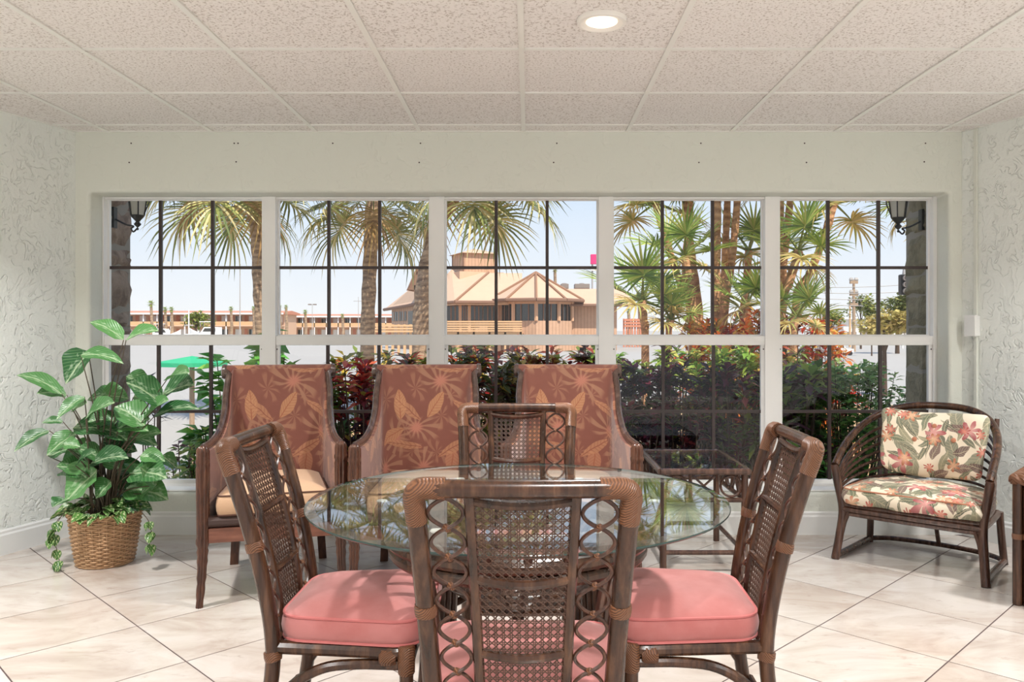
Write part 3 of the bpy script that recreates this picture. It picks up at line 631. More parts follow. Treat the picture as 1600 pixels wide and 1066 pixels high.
# ------------------------------------------------------------------ upholstered armchairs with carved frame
def make_armchair():
    t = thing('armchair', None, 'armchair', group='rust tropical armchairs along the window')
    W0, W1, D = .246, .290, .52                       # half width at the back, half width at the arms, depth of the shell
    def plan(u_):                                     # u in [-1, 1] -> (x, y) in plan, y = 0 at the back
        s = math.copysign(1, u_); a = abs(u_)
        if a < .38: q = a/.38; return (s*q*(W0-.05), .012*(1-q*q))
        if a < .52: q = (a-.38)/.14*PI/2; return (s*(W0-.05+.05*math.sin(q)), -.07*(1-math.cos(q)))
        q = (a-.52)/.48; return (s*(W0+(W1-W0)*q**1.3), -.07-(D-.07)*q)
    def top(u_):
        a = abs(u_)
        if a < .40: return 1.0
        q = (a-.40)/.60
        return .672+.328*(1-q)**3.3
    def leany(z): return .115*max(0, (z-.42)/.58)**1.3
    def splay(z, a): return 1+.14*max(0, (z-.78)/.22)**1.6
    def sh(u_, z, off=0):
        x, y = plan(u_); e_ = 1e-3; x2, y2 = plan(min(1, u_+e_)); x1, y1 = plan(max(-1, u_-e_)); d = Vector((x2-x1, y2-y1, 0)).normalized(); nr = Vector((d.y, -d.x, 0))
        k_ = leany(z)*(1-max(0, (abs(u_)-.38)/.62)**.7)
        return Vector((x*splay(z, u_), y+k_, z))+nr*(off if True else 0)
    nu, nv = 72, 22; us = [-1+2*i/nu for i in range(nu+1)]
    Ls = [0]
    for i in range(nu): a, b = plan(us[i]), plan(us[i+1]); Ls.append(Ls[-1]+math.hypot(b[0]-a[0], b[1]-a[1]))
    m = MB(); m.uv = []
    for side, off in ((0, .022), (1, -.022)):
        vs = []
        for i, u_ in enumerate(us):
            H = top(u_); z0 = .33
            for j in range(nv+1):
                z = lerp(z0, H, j/nv); pad = .016*math.sin(PI*min(1, max(0, (z-.4)/(H-.4+1e-6))))*(1 if side == 0 else .2)
                vs.append(sh(u_, z, -off-pad if side == 0 else -off)); m.uv.append((Ls[i], z+.01*side))
        fs = [(i*(nv+1)+j, (i+1)*(nv+1)+j, (i+1)*(nv+1)+j+1, i*(nv+1)+j+1) for i in range(nu) for j in range(nv)]
        if side: fs = [f[::-1] for f in fs]
        m.add(vs, fs)
    q0 = (nu+1)*(nv+1); T_ = nv+1
    for i in range(nu): m.f.append((i*T_+nv, (i+1)*T_+nv, q0+(i+1)*T_+nv, q0+i*T_+nv)); m.f.append((i*T_, q0+i*T_, q0+(i+1)*T_, (i+1)*T_))
    for i in (0, nu): m.f.append(tuple([i*T_+j for j in range(nv+1)]+[q0+i*T_+j for j in range(nv, -1, -1)]))
    m.build('upholstered_shell', M['jacquard'], t, ang=50)
    # rolled top of the back
    m = MB(); m.uv = []; nn = 18; rr_ = .036; yb = leany(1.0)
    for i in range(25):
        x = -.268+.536*i/24; b = .012*(1-(x/.268)**2)
        for k_ in range(nn):
            a = 2*PI*k_/nn; m.v.append((x, yb+.018+b+rr_*math.cos(a), .985+rr_*math.sin(a)*.95)); m.uv.append((x+.6, 1.0+a*.03))
    for i in range(24):
        for k_ in range(nn): m.f.append((i*nn+k_, (i+1)*nn+k_, (i+1)*nn+(k_+1) % nn, i*nn+(k_+1) % nn))
    m.f += [tuple(range(nn)), tuple(24*nn+k_ for k_ in range(nn-1, -1, -1))]; m.build('back_roll', M['jacquard'], t, ang=60)
    for s in (-1, 1):
        # swept wooden frame from scroll to arm post
        pts = []
        for i in range(34):
            a = .405+.595*i/33; p_ = sh(s*a, top(a)); p_.x += s*.006; pts.append(p_+Vector((0, 0, .006)))
        pts = [Vector((s*.277, yb+.02, 1.0))]+pts[1:-1]+[Vector((s*(W1+.004), -D-.025, .682))]
        MB().tube(pts, [.017]+[.020]*(len(pts)-2)+[.018], 10, flat=.8).build('frame_rail', M['trimwood'], t)
        MB().tube([Vector((q.x+s*.003, q.y-.004, q.z+.017)) for q in pts[1:]], .0065, 6).build('frame_bead', M['trimwood'], t)
        MB().tube([(s*.262, yb+.018, .985), (s*.270, yb+.018, .985), (s*.284, yb+.018, .985), (s*.290, yb+.018, .985)], [.036, .040, .036, .012], 18).build('scroll', M['trimwood'], t)
        # reeded arm post and carved leg
        pr = [(.016, .0), (.017, .03), (.0185, .10), (.021, .17), (.024, .235), (.0215, .25), (.026, .262), (.029, .27), (.029, .285), (.026, .295), (.0255, .31), (.027, .42), (.0285, .52), (.030, .60), (.026, .612), (.031, .622), (.031, .633), (.027, .640), (.028, .665), (.0265, .682), (.018, .694), (.006, .698)]
        fine = []
        for (r0, z0), (r1, z1) in zip(pr, pr[1:]):
            kk = max(1, int((z1-z0)/.02))
            for q in range(kk): z = lerp(z0, z1, q/kk); r_ = lerp(r0, r1, q/kk); fine.append((r_+(.0018*math.sin(z*170) if z < .24 else 0), z))
        fine.append(pr[-1]); m = MB().lathe(fine, 45, flutes=9, fd=.24)
        m.v = [(x+s*.010*(max(0, .25-z)/.25)**1.5, y-.028*(max(0, .25-z)/.25)**2, z) for x, y, z in m.v]
        m.build('front_leg', M['carved'], t, loc=(s*(W1+.004), -D-.035, 0), ang=60)
        MB().prism([(s*.20-.02, -.02, .30), (s*.20+.02, -.02, .30), (s*.20+.02, .035, .30), (s*.20-.02, .035, .30)], (s*.02, .07, -.30)).build('rear_leg', M['carved'], t, smooth=False)
        MB().box(s*W1-.012+s*.0, s*W1+.012, -D-.02, -.03, .272, .345).build('side_apron', M['apron'], t, smooth=False)
    MB().bbox(-W1+.02, W1-.02, -D-.05, -D-.025, .272, .335, .003).build('front_apron', M['apron'], t)
    MB().tube([(-W1+.02, -D-.028, .362), (W1-.02, -D-.028, .362)], .026, 10).build('front_band', M['darkband'], t)
    MB().box(-W1+.01, W1-.01, -D-.028, .03, .33, .352).build('seat_deck', M['darkband'], t, smooth=False)
    ol = round_poly([(-.20, -.045), (-.236, -D-.05), (.236, -D-.05), (.20, -.045)], [.05, .03, .03, .05], 5)
    b, p0, p1 = cushion(ol, .39, .475, .04, .010); cu = b.build('seat_cushion', M['tan'], t, ang=80)
    for pp in (p0, p1): MB().tube(pp, .0038, 6, True).build('piping', M['piping_dark'], cu)
    return t
ac = make_armchair()
for i, (x, y, a, lab) in enumerate(((-1.283, 4.105, 15, 'rust tropical print armchair beside the potted plant, leftmost of the three'),
                                    (-.528, 4.125, 5, 'rust tropical print armchair between the other two armchairs at the window'),
                                    (.205, 4.135, -1.5, 'rust tropical print armchair next to the glass end table, rightmost of the three'))):
    o = ac if i == 0 else copy_tree(ac)
    o.location = (x, y, 0); o.rotation_euler = (0, 0, R(a)); o['label'] = lab

# ------------------------------------------------------------------ rattan end table with glass top
t = thing('end_table', 'rattan end table with clear glass inset top under the window', 'table', (.868, 4.262, 0))
hw, hd, zt = .217, .315, .52
for sx_ in (-1, 1):
    for sy_ in (-1, 1):
        MB().tube([(sx_*(hw-.015), sy_*(hd-.015), 0), (sx_*(hw-.015), sy_*(hd-.015), .497)], .0175, 12).build('leg', M['rattan_dark'], t)
for a, b in (((-hw, -hd), (hw, -hd)), ((-hw, hd), (hw, hd)), ((-hw, -hd), (-hw, hd)), ((hw, -hd), (hw, hd))):
    d = (Vector((*b, 0))-Vector((*a, 0))).normalized(); ins = lambda p_, f: Vector((p_[0]*(1-.015/hw), p_[1]*(1-.015/hd), f))
    MB().tube([Vector((*a, zt-.017))-d*.0, Vector((*b, zt-.017))], .0165, 10).build('top_rail', M['rattan_dark'], t)
    MB().tube([ins(a, .36), ins(b, .36)], .0125, 8).build('lower_rail', M['rattan_dark'], t)
    MB().tube([ins(a, .10), ins(b, .10)], .0125, 8).build('stretcher', M['rattan_dark'], t)
    pa, pb = ins(a, .43), ins(b, .43); L = (pb-pa).length; nn = 3 if L < .5 else 5
    for i in range(nn):
        c_ = pa+d*(L*(i+.5)/nn)
        if nn == 3 and i == 1 or nn == 5 and i in (1, 3):
            for zz in (-1, 1): MB().tube([c_+d*(-.055)+Vector((0, 0, -.05*zz)), c_+Vector((0, 0, .0)), c_+d*.055+Vector((0, 0, .05*zz))], .006, 6).build('cross_cane', M['rattan_slim'], t)
        else: MB().tube([c_+d*(.052*math.cos(2*PI*q/24))+Vector((0, 0, .052*math.sin(2*PI*q/24))) for q in range(24)], .0065, 6, True).build('ring', M['rattan_slim'], t)
        if i: q = pa+d*(L*i/nn); MB().tube([q+Vector((0, 0, -.068)), q+Vector((0, 0, .06))], .0095, 8).build('upright', M['rattan_dark'], t)
m = MB(); m.box(-hw+.010, hw-.010, -hd+.010, hd-.010, zt-.010, zt-.004); m.build('glass_top', M['tableglass'], t, smooth=False)

# ------------------------------------------------------------------ rattan barrel chair with floral cushions
t = thing('rattan_barrel_chair', 'dark rattan barrel armchair with cream floral seat and back cushions', 'armchair', (1.904, 4.005, 0), math.atan2(-.665, .747))
def hoop(w_, zf_, zb_, dp, yf=0, n=40, p_=2.6):
    pts = []
    for i in range(n+1):
        a = PI*i/n; c, s = math.cos(a), math.sin(a)
        x = -w_*math.copysign(abs(c)**(2/p_), c); y = dp*abs(s)**(2/p_)
        f = y/dp; pts.append((x, yf+y, lerp(zf_, zb_, f**.8)))
    return pts
MB().tube(hoop(.362, .488, .785, .56, -.02), .0195, 12).build('top_hoop', M['rattan'], t)
for i in range(8):
    q = (i+1)/9; MB().tube(hoop(.352, lerp(.47, .30, q), lerp(.755, .30, q), lerp(.545, .47, q), .0), .0078, 8).build('slat_hoop', M['rattan_dark'], t)
for s in (-1, 1):
    MB().tube(curve([(s*.352, -.045, 0), (s*.338, -.018, .13), (s*.330, 0, .26), (s*.352, -.012, .40), (s*.366, -.024, .492)], 5), [.0215]*20+[.0175], 12).build('front_leg', M['rattan_dark'], t)
    MB().tube(curve([(s*.335, .43, 0), (s*.325, .415, .14), (s*.318, .405, .27)], 5), .0185, 12).build('rear_leg', M['rattan_dark'], t)
    MB().tube([(s*.262, .475, .27), (s*.275, .508, .50), (s*.282, .530, .735)], .012, 8).build('back_post', M['rattan_dark'], t)
    MB().tube([(s*.345, -.035, .020), (s*.338, .2, .020), (s*.335, .43, .020)], .0165, 10).build('floor_runner', M['rattan_dark'], t)
    MB().tube(curve([(s*.325, .0, .262), (s*.30, -.006, .245), (s*.318, -.012, .18), (s*.338, -.022, .07)], 5), .011, 8).build('bracket', M['rattan_dark'], t)
    MB().tube([(s*.33, .0, .262), (s*.325, .2, .262), (s*.312, .41, .262)], .016, 10).build('side_rail', M['rattan_dark'], t)
MB().tube([(s_*.33, -.002-.008*(1-s_*s_), .283) for s_ in [-1+.2*i for i in range(11)]], .0125, 8).build('front_rail', M['rattan_dark'], t)
MB().tube([(s_*.33, -.008-.008*(1-s_*s_), .260) for s_ in [-1+.2*i for i in range(11)]], .0135, 8).build('front_rail', M['rattan_dark'], t)
MB().tube([(s_*.325, -.002-.008*(1-s_*s_), .237) for s_ in [-1+.2*i for i in range(11)]], .0115, 8).build('front_rail', M['rattan_dark'], t)
MB().tube([(-.312, .415, .262), (.312, .415, .262)], .016, 10).build('back_rail', M['rattan_dark'], t)
MB().tube(curve([(-.335, .43, .02), (-.22, .50, .022), (0, .53, .022), (.22, .50, .022), (.335, .43, .02)], 6), .0135, 8).build('rear_stretcher', M['rattan_dark'], t)
MB().tube([(0, .53, .022), (0, .47, .15), (0, .425, .255)], .012, 8).build('rear_strut', M['rattan_dark'], t)
for i in range(7): x = -.27+.09*i; MB().tube([(x, .0, .276), (x, .41, .276)], .007, 6).build('seat_slat', M['rattan_dark'], t)
ol = round_poly([(-.31, .44), (-.325, -.035), (.325, -.035), (.31, .44)], [.17, .06, .06, .17], 7)
b, p0, p1 = cushion(ol, .296, .372, .040, .018, lambda x, y, z: (x+.5, y+z*1.0+.2), wr=.0035); cu = b.build('seat_cushion', M['floral'], t, ang=85)
MB().tube(p1, .004, 6, True).build('piping', M['floral'], cu)
ol = round_poly([(-.245, -.165), (.245, -.165), (.245, .165), (-.245, .165)], .045, 6)
b, p0, p1 = cushion(ol, -.028, .028, .042, .010, lambda x, y, z: (x+1.55, y+.9), wr=.004)
b.v = [(x*(1+.05*(y/.165)), y, z+.10*(x/.26)**2-.0*abs(y)) for x, y, z in b.v]
bc = b.build('back_cushion', M['floral'], t, loc=(.03, .375, .588), rot=(R(74), 0, 0), ang=85)
for x, y in ((-.09, .01), (.10, .02), (.0, .09)): MB().lathe([(.001, .012), (.011, .009), (.013, .004), (.009, 0)][::-1], 12).build('button', M['floral'], bc, loc=(x, y, .066+.10*(x/.26)**2))

# ------------------------------------------------------------------ rattan stand at the right edge
t = thing('rattan_side_table', 'rattan side table of bundled poles with braided rim, cut by right edge', 'table', (2.112, 3.50, 0), math.atan2(-.665, .747))
w_, d_ = .42, .40
pole = MB().tube([(0, 0, 0), (0, 0, .004), (0, 0, .532)], [.017, .0205, .0205], 12).mesh('pole', M['rattan'])
wrap = MB().tube([(0, 0, -.012), (0, 0, 0), (0, 0, .012)], [.0215, .0235, .0215], 12).mesh('binding', M['binding'])
for i in range(11):
    for x, y in ((.02+.042*i if .02+.042*i < w_ else None, .02), (.02+.042*i if .02+.042*i < w_ else None, d_-.0)):
        if x is not None: o = inst('pole', pole, t, (x, y, 0)); inst('binding', wrap, o, (0, 0, .30))
for i in range(1, 9):
    for x in (.02, .02+.042*9): o = inst('pole', pole, t, (x, .02+.0422*i, 0)); inst('binding', wrap, o, (0, 0, .30))
def rope(a, b):
    a, b = Vector(a), Vector(b); d = (b-a); L = d.length; d.normalize(); up = Vector((0, 0, 1)); s_ = d.cross(up); m = MB()
    for ph in (0, 2.1, 4.2): m.tube([a+d*(L*i/60)+(up*math.cos(i*.42+ph)+s_*math.sin(i*.42+ph))*.011 for i in range(61)], .0135, 6)
    m.build('braided_rim', M['binding'], t)
for a, b in (((0, .01, .549), (w_-.01, .01, .549)), ((0, d_+.01, .549), (w_-.01, d_+.01, .549)), ((.01, 0, .549), (.01, d_+.01, .549)), ((w_-.02, 0, .549), (w_-.02, d_+.01, .549))): rope(a, b)
MB().box(.02, w_-.03, .02, d_, .536, .550).build('top_panel', M['rattan'], t, smooth=False)
# ------------------------------------------------------------------ potted foliage plant in a wicker basket
t = thing('potted_plant', 'tall broad-leaved green plant in a round wicker basket by the left wall', 'plant', (-2.19, 4.14, 0))
PX, PY = -2.19, 4.14
k = NT('wicker'); v = k.coord('Object'); n_ = k.noise(v, 5, 3); n2 = k.noise(v, 70, 3)
M['wicker'] = k.pbr(k.mix(k.math('MULTIPLY', n2, .6), k.mix(n_, C(214, 180, 142), C(184, 144, 104)), C(146, 106, 74)), .5)
m = MB(); NS = 30; rows = 24; hb = .262
rad = lambda z: lerp(.128, .168, (z/hb)**.8)
for i in range(rows):
    z = .008+i*(hb-.012)/rows; pts = []
    for q in range(NS*4):
        a = 2*PI*q/(NS*4); pts.append(((rad(z)+.0055*math.cos(a*NS/2*1.0+PI*i))*math.cos(a), (rad(z)+.0055*math.cos(a*NS/2+PI*i))*math.sin(a), z+.0012*math.sin(a*3+i)))
    m.tube(pts, .0052, 5, True)
bas = m.build('basket', M['wicker'], t)
m = MB()
for q in range(NS): a = 2*PI*q/NS; m.tube([(rad(z)*math.cos(a), rad(z)*math.sin(a), z) for z in (0, .09, .18, hb)], .0036, 5)
m.build('stakes', M['wicker'], bas)
for ph in (0, PI):
    MB().tube([((.170+.006*math.cos(q*.9+ph))*math.cos(2*PI*q/120), (.170+.006*math.cos(q*.9+ph))*math.sin(2*PI*q/120), hb+.006*math.sin(q*.9+ph)) for q in range(120)], .0062, 6, True).build('rim', M['wicker'], bas)
MB().tube(ring(0, 0, .007, .129, 48), .007, 6, True).build('foot_ring', M['wicker'], bas)
MB().lathe([(.120, .02), (.150, .225), (.02, .235)], 28).build('soil', plain('potting_soil', C(50, 38, 28), .9), t)
k = NT('plant_leaf'); uvc = k.coord('UV'); sp = k.n('ShaderNodeSeparateXYZ'); k.l(uvc, sp.inputs[0]); au = k.math('ABSOLUTE', sp.outputs[0])
vn = k.math('SINE', k.math('MULTIPLY', k.math('SUBTRACT', sp.outputs[1], k.math('MULTIPLY', au, .45)), 58)); ns = k.noise(uvc, 5, 4)
oi = k.n('ShaderNodeObjectInfo'); base = k.mix(oi.outputs['Random'], C(40, 92, 50), C(98, 156, 88))
c = k.mix(k.math('MULTIPLY', k.step(vn, .6, .98), .28), base, C(158, 196, 140))
c = k.mix(k.math('MULTIPLY', k.step(k.math('ADD', k.math('MULTIPLY', ns, .9), k.math('MULTIPLY', au, -.35)), .34, .52), .5), c, C(206, 226, 196)); c = k.mix(k.math('MULTIPLY', k.step(au, .05, .02), .7), c, C(196, 216, 172))
M['leaf'] = k.pbr(c, .33, k.bump(vn, .12, .004), 0, .5, trans=.22)
M['stem'] = plain('plant_stem', C(84, 72, 56), .6)
def leaf_blade(base, tip, wd, face, droop, mat, nm, parent, sub=9):
    """a broad leaf from base to tip, its upper side turned to `face`"""
    base, tip = Vector(base), Vector(tip); d = tip-base; L = d.length; d.normalize(); fc = Vector(face); fc = (fc-d*fc.dot(d)).normalized(); s_ = d.cross(fc); mb = MB(); mb.uv = []
    cols = (-1, -.66, -.33, 0, .33, .66, 1)
    for i in range(sub+1):
        q = i/sub; w = wd*(math.sin(PI*min(1, q**.72))**.75) if 0 < q < 1 else 0.0004; w = max(w, .0004)
        ctr = base+d*(L*q)+Vector((0, 0, droop*L*4*q*(1-q)))
        for c_ in cols:
            wave = .10*math.sin(q*11+c_*2)*abs(c_)
            mb.v.append(tuple(ctr+s_*(c_*w)+fc*((abs(c_)**1.3)*w*.42-.15*w+wave*w))); mb.uv.append((c_*w/wd, q))
    nc = len(cols); mb.f = [(i*nc+j, (i+1)*nc+j, (i+1)*nc+j+1, i*nc+j+1) for i in range(sub) for j in range(nc-1)]
    return mb.build(nm, mat, parent, ang=0)
LV = [(490,130,355,60,50),(500,130,630,95,50),(320,190,490,225,45),(350,175,260,305,92),(245,345,65,270,45),(335,355,225,445,42),(340,440,455,380,62),(640,380,500,300,84),(640,350,772,310,90),(575,470,455,395,84),(610,435,790,405,44),(575,440,670,370,60),(195,490,55,575,46),(300,500,185,590,64),(290,480,475,505,72),(480,510,625,550,62),(385,645,258,775,125),(360,620,510,600,66),(395,690,505,752,66),(520,660,662,680,90),(500,720,668,765,95),(640,590,700,640,44),(555,590,655,612,50),(470,480,590,492,55),(300,630,380,575,38),(500,275,605,330,60),(660,290,752,262,55),(250,455,165,460,28),(262,760,208,795,52),(620,705,555,635,70),(430,560,545,572,60),(290,405,345,380,50),(250,545,318,555,42),(400,600,300,560,55),(440,690,380,760,70),(540,520,640,500,50),(470,640,420,560,60),(560,740,620,700,60)]
for i in range(24):
    bx = rnd.gauss(430, 95); by = rnd.uniform(330, 720); a = rnd.uniform(-.5, PI+.5); LV.append((bx, by, bx+120*math.cos(a), by+60*math.sin(a)-10, rnd.uniform(55, 85)))
ctr = Vector((PX, PY, .25))
for i, (bx, by, tx_, ty_, w) in enumerate(LV):
    off = rnd.uniform(-.14, .10) if i < 38 else rnd.uniform(.05, .24); Yb = 4.10+off*.6; Yt = Yb+rnd.uniform(-.12, .06)
    b = P(bx/2.537, 480+by/2.537, Yb)-Vector((PX, PY, 0)); tp = P(tx_/2.537, 480+ty_/2.537, Yt)-Vector((PX, PY, 0))
    leaf_blade(b, tp, w/2.537/FPX*4.1*.74, (rnd.uniform(-.3, .3), -.72, .75), .10, M['leaf'], 'leaf', t)
    s0 = Vector((rnd.uniform(-.05, .05), rnd.uniform(-.05, .05), .23)); mid = lerp(s0, b, .55)+Vector((-.15*(b.x-s0.x), 0, .04))
    MB().tube(curve([s0, mid, b], 5), [lerp(.0048, .0022, q/10) for q in range(11)], 6).build('stem', M['stem'], t)
M['pothos'] = None
k = NT('pothos_leaf'); uvc = k.coord('UV'); ns = k.noise(uvc, 4, 3); oi = k.n('ShaderNodeObjectInfo')
M['pothos'] = k.pbr(k.mix(k.step(ns, .5, .62), k.mix(oi.outputs['Random'], C(46, 96, 40), C(84, 134, 58)), C(206, 214, 164)), .35, None, 0, .5, trans=.2)
pm = []
for q in range(4):
    o = leaf_blade((0, 0, 0), (.062, 0, -.012-.008*q), .024, (0, .1*q-.15, 1), .12, M['pothos'], 'pothos_leaf', t, 6); pm.append(o.data); bpy.data.objects.remove(o)
for i in range(95):
    a = rnd.uniform(0, 2*PI); r_ = rnd.uniform(.06, .185); z = .262+.075*(1-(r_/.19)**2)*rnd.uniform(.5, 1.2)
    inst('pothos_leaf', pm[i % 4], t, (r_*math.cos(a), r_*math.sin(a), z), (rnd.uniform(-.5, .5), rnd.uniform(-.35, .55), a+rnd.uniform(-.8, .8)), rnd.uniform(.8, 1.35))
for pts in ([(245, 825), (215, 880), (205, 915), (225, 960), (235, 1005)], [(560, 810), (590, 850), (600, 890), (592, 940)], [(255, 820), (225, 850), (215, 900)]):
    w3 = [P(x/2.537, 480+y/2.537, 3.99)-Vector((PX, PY, 0)) for x, y in pts]; MB().tube(curve(w3, 5), .002, 5).build('trailing_vine', M['stem'], t)
    for q in w3[1:]:
        for e_ in range(2): inst('pothos_leaf', pm[e_], t, q, (rnd.uniform(-.3, .3), rnd.uniform(.7, 1.3), rnd.uniform(-2.6, -.5)), rnd.uniform(.75, 1.05))
# ------------------------------------------------------------------ outdoors: ground
GZ = -.45
M['paving'] = plain('pale_concrete_paving', C(172, 168, 163), .85, var=.10, scale=.6)
M['mulch'] = plain('brown_mulch', C(112, 82, 58), .95, var=.5, scale=40, bump=.6)
M['sand'] = plain('sunlit_sandy_verge', C(196, 160, 116), .9, var=.2, scale=3)
m = MB().poly((-500, 4.96, GZ-.01), (500, 4.96, GZ-.01), (500, 900, GZ-.01), (-500, 900, GZ-.01)); struct(m.build('ground', M['paving'], smooth=False))
m = MB().box(-2.2, 3.8, 5.02, 7.9, GZ-.05, GZ+.02); struct(m.build('planting_bed', M['mulch'], smooth=False))
m = MB().box(-3, 14, 7.9, 17.5, GZ-.05, GZ+.005); struct(m.build('sandy_verge', M['sand'], smooth=False))
def U(px, py, Y): return P(px, py, Y)
# ------------------------------------------------------------------ stone pillars and lanterns
def stone(name, ca, cb):
    k = NT(name); v = k.coord('Object', rand=True); n_ = k.noise(v, 7, 6, .65, .6); f_ = k.noise(v, 30, 4)
    return k.pbr(k.mix(k.step(n_, .3, .7), ca, cb), .9, k.bump(k.math('ADD', n_, k.math('MULTIPLY', f_, .4)), .9, .03), 0, .2)
M['stone_l'] = stone('brown_rough_stone', C(112, 92, 80), C(166, 146, 130)); M['stone_r'] = stone('olive_grey_rough_stone', C(112, 104, 84), C(150, 140, 116))
M['mortar'] = plain('light_mortar', C(150, 142, 130), .9)
M['iron'] = plain('black_wrought_iron', C(26, 25, 28), .45)
def pillar(x0, x1, cuts, mat, lab, seed):
    r = random.Random(seed); Y0, Y1 = 5.12, 5.46; cx, cy = (x0+x1)/2, (Y0+Y1)/2
    t = thing('stone_pillar', lab, 'pillar', (cx, cy, GZ)); MB().box(x0-cx+.016, x1-cx-.016, Y0-cy+.016, Y1-cy-.016, 0, 2.95).build('mortar_core', M['mortar'], t, smooth=False)
    for z0, z1 in zip(cuts, cuts[1:]):
        mb = MB(); nx, ny, nz = 4, 4, 4; g = .006; vs = {}; 
        def vid(i, j, k_):
            if (i, j, k_) not in vs:
                x = lerp(x0-cx, x1-cx, i/nx); y = lerp(Y0-cy, Y1-cy, j/ny); z = lerp(z0-GZ+g, z1-GZ-g, k_/nz); e_ = .012
                edge = (i in (0, nx))+(j in (0, ny))+(k_ in (0, nz))
                s_ = .018 if edge >= 2 else 0
                x += (s_ if i == 0 else -s_ if i == nx else 0)+r.uniform(-e_, e_); y += (s_ if j == 0 else -s_ if j == ny else 0)+r.uniform(-e_, e_); z += r.uniform(-.004, .004)
                vs[(i, j, k_)] = len(mb.v); mb.v.append((x, y, z))
            return vs[(i, j, k_)]
        for a in range(4):
            for b in range(4):
                for s_ in (0, 4):
                    for ax in range(3):
                        q = []
                        for da, db in ((0, 0), (1, 0), (1, 1), (0, 1)):
                            w_ = [a+da, b+db]; w_.insert(ax, s_); q.append(vid(*w_))
                        mb.f.append(tuple(q if (s_ == 4) == (ax != 1) else q[::-1]))
        mb.build('stone_block', mat, t, ang=25)
    return t
pillar(-3.04, -2.695, [GZ, -.20, .05, .33, .62, .90, 1.12, 1.22, 1.33, 1.62, 1.74, 2.0, 2.32, 2.5], M['stone_l'], 'brown rough stone pillar outside the left window', 3)
pillar(2.553, 2.91, [GZ, -.1, .28, .62, .94, 1.22, 1.43, 1.56, 1.84, 1.96, 2.30, 2.5], M['stone_r'], 'olive grey rough stone pillar outside the right window', 5)
def lantern(x, y, z, s, lab):
    t = thing('lantern', lab, 'lantern', (x, y, z), 0, 'porch lanterns'); t.scale = (.75, .75, .75)
    MB().lathe([(.004, 0), (.012, .012), (.004, .024), (.026, .045), (.030, .055), (.014, .075), (.046, .11), (.060, .13)], 16).build('finial', M['iron'], t)
    MB().lathe([(.058, .13), (.085, .34), (.080, .345)], 6).build('glass_body', plain('frosted_lantern_glass', C(190, 184, 170), .3), t)
    MB().lathe([(.095, .34), (.06, .42), (.02, .47), (.006, .52)], 6).build('cap', M['iron'], t)
    for k_ in range(6): a = PI/3*k_; MB().tube([(.060*math.cos(a), .060*math.sin(a), .13), (.088*math.cos(a), .088*math.sin(a), .345)], .006, 5).build('cage_bar', M['iron'], t)
    MB().tube(curve([(0, 0, .02), (s*.035, 0, -.012), (s*.055, 0, .015), (s*.035, 0, .035), (s*.10, 0, .05), (s*.20, 0, .10)], 6), .0075, 6).build('scroll_arm', M['iron'], t)
    MB().box(min(s*.19, s*.212), max(s*.19, s*.212), -.03, .03, .02, .20).build('wall_plate', M['iron'], t, smooth=False)
    MB().tube([(-s*.055, 0, .135), (-s*.10, 0, .24), (-s*.11, 0, .34)], .006, 5).build('side_bar', M['iron'], t)
lantern(-2.542, 5.20, 1.85, -1, 'black wrought iron lantern on the brown stone pillar')
lantern(2.402, 5.20, 1.835, 1, 'black wrought iron lantern on the olive grey stone pillar')

# ------------------------------------------------------------------ shrubs
M['fol'] = foliage_mat('shrub_leaf'); M['folfar'] = foliage_mat('tree_leaf', .6, .3, .2); M['palmleaf'] = foliage_mat('palm_leaf', .42, .2)
M['twig'] = plain('brown_twig', C(82, 62, 48), .8)
def leaf4(mb, b, d, L, w, col, fold=.25, droop=.25, r=rnd):
    d = d.normalized(); s_ = d.cross(Vector((r.uniform(-.4, .4), r.uniform(-.4, .4), 1)))
    s_ = s_.normalized() if s_.length > 1e-4 else Vector((1, 0, 0)); up = s_.cross(d)
    m1 = b+d*(L*.5)+Vector((0, 0, -droop*L*.25)); tp = b+d*L+Vector((0, 0, -droop*L)); n = len(mb.v)
    mb.v += [tuple(b), tuple(m1+s_*w+up*w*fold), tuple(m1), tuple(m1-s_*w+up*w*fold), tuple(tp)]
    mb.f += [(n, n+1, n+2), (n, n+2, n+3), (n+1, n+4, n+2), (n+2, n+4, n+3)]; mb.col += [col]*4
def pick(pal, r):
    q = r.random()*sum(w for w, _ in pal)
    for w, c in pal:
        q -= w
        if q <= 0: f = r.uniform(.75, 1.2); return tuple(min(1, x*f) for x in c[:3])+(1,)
    return pal[-1][1]
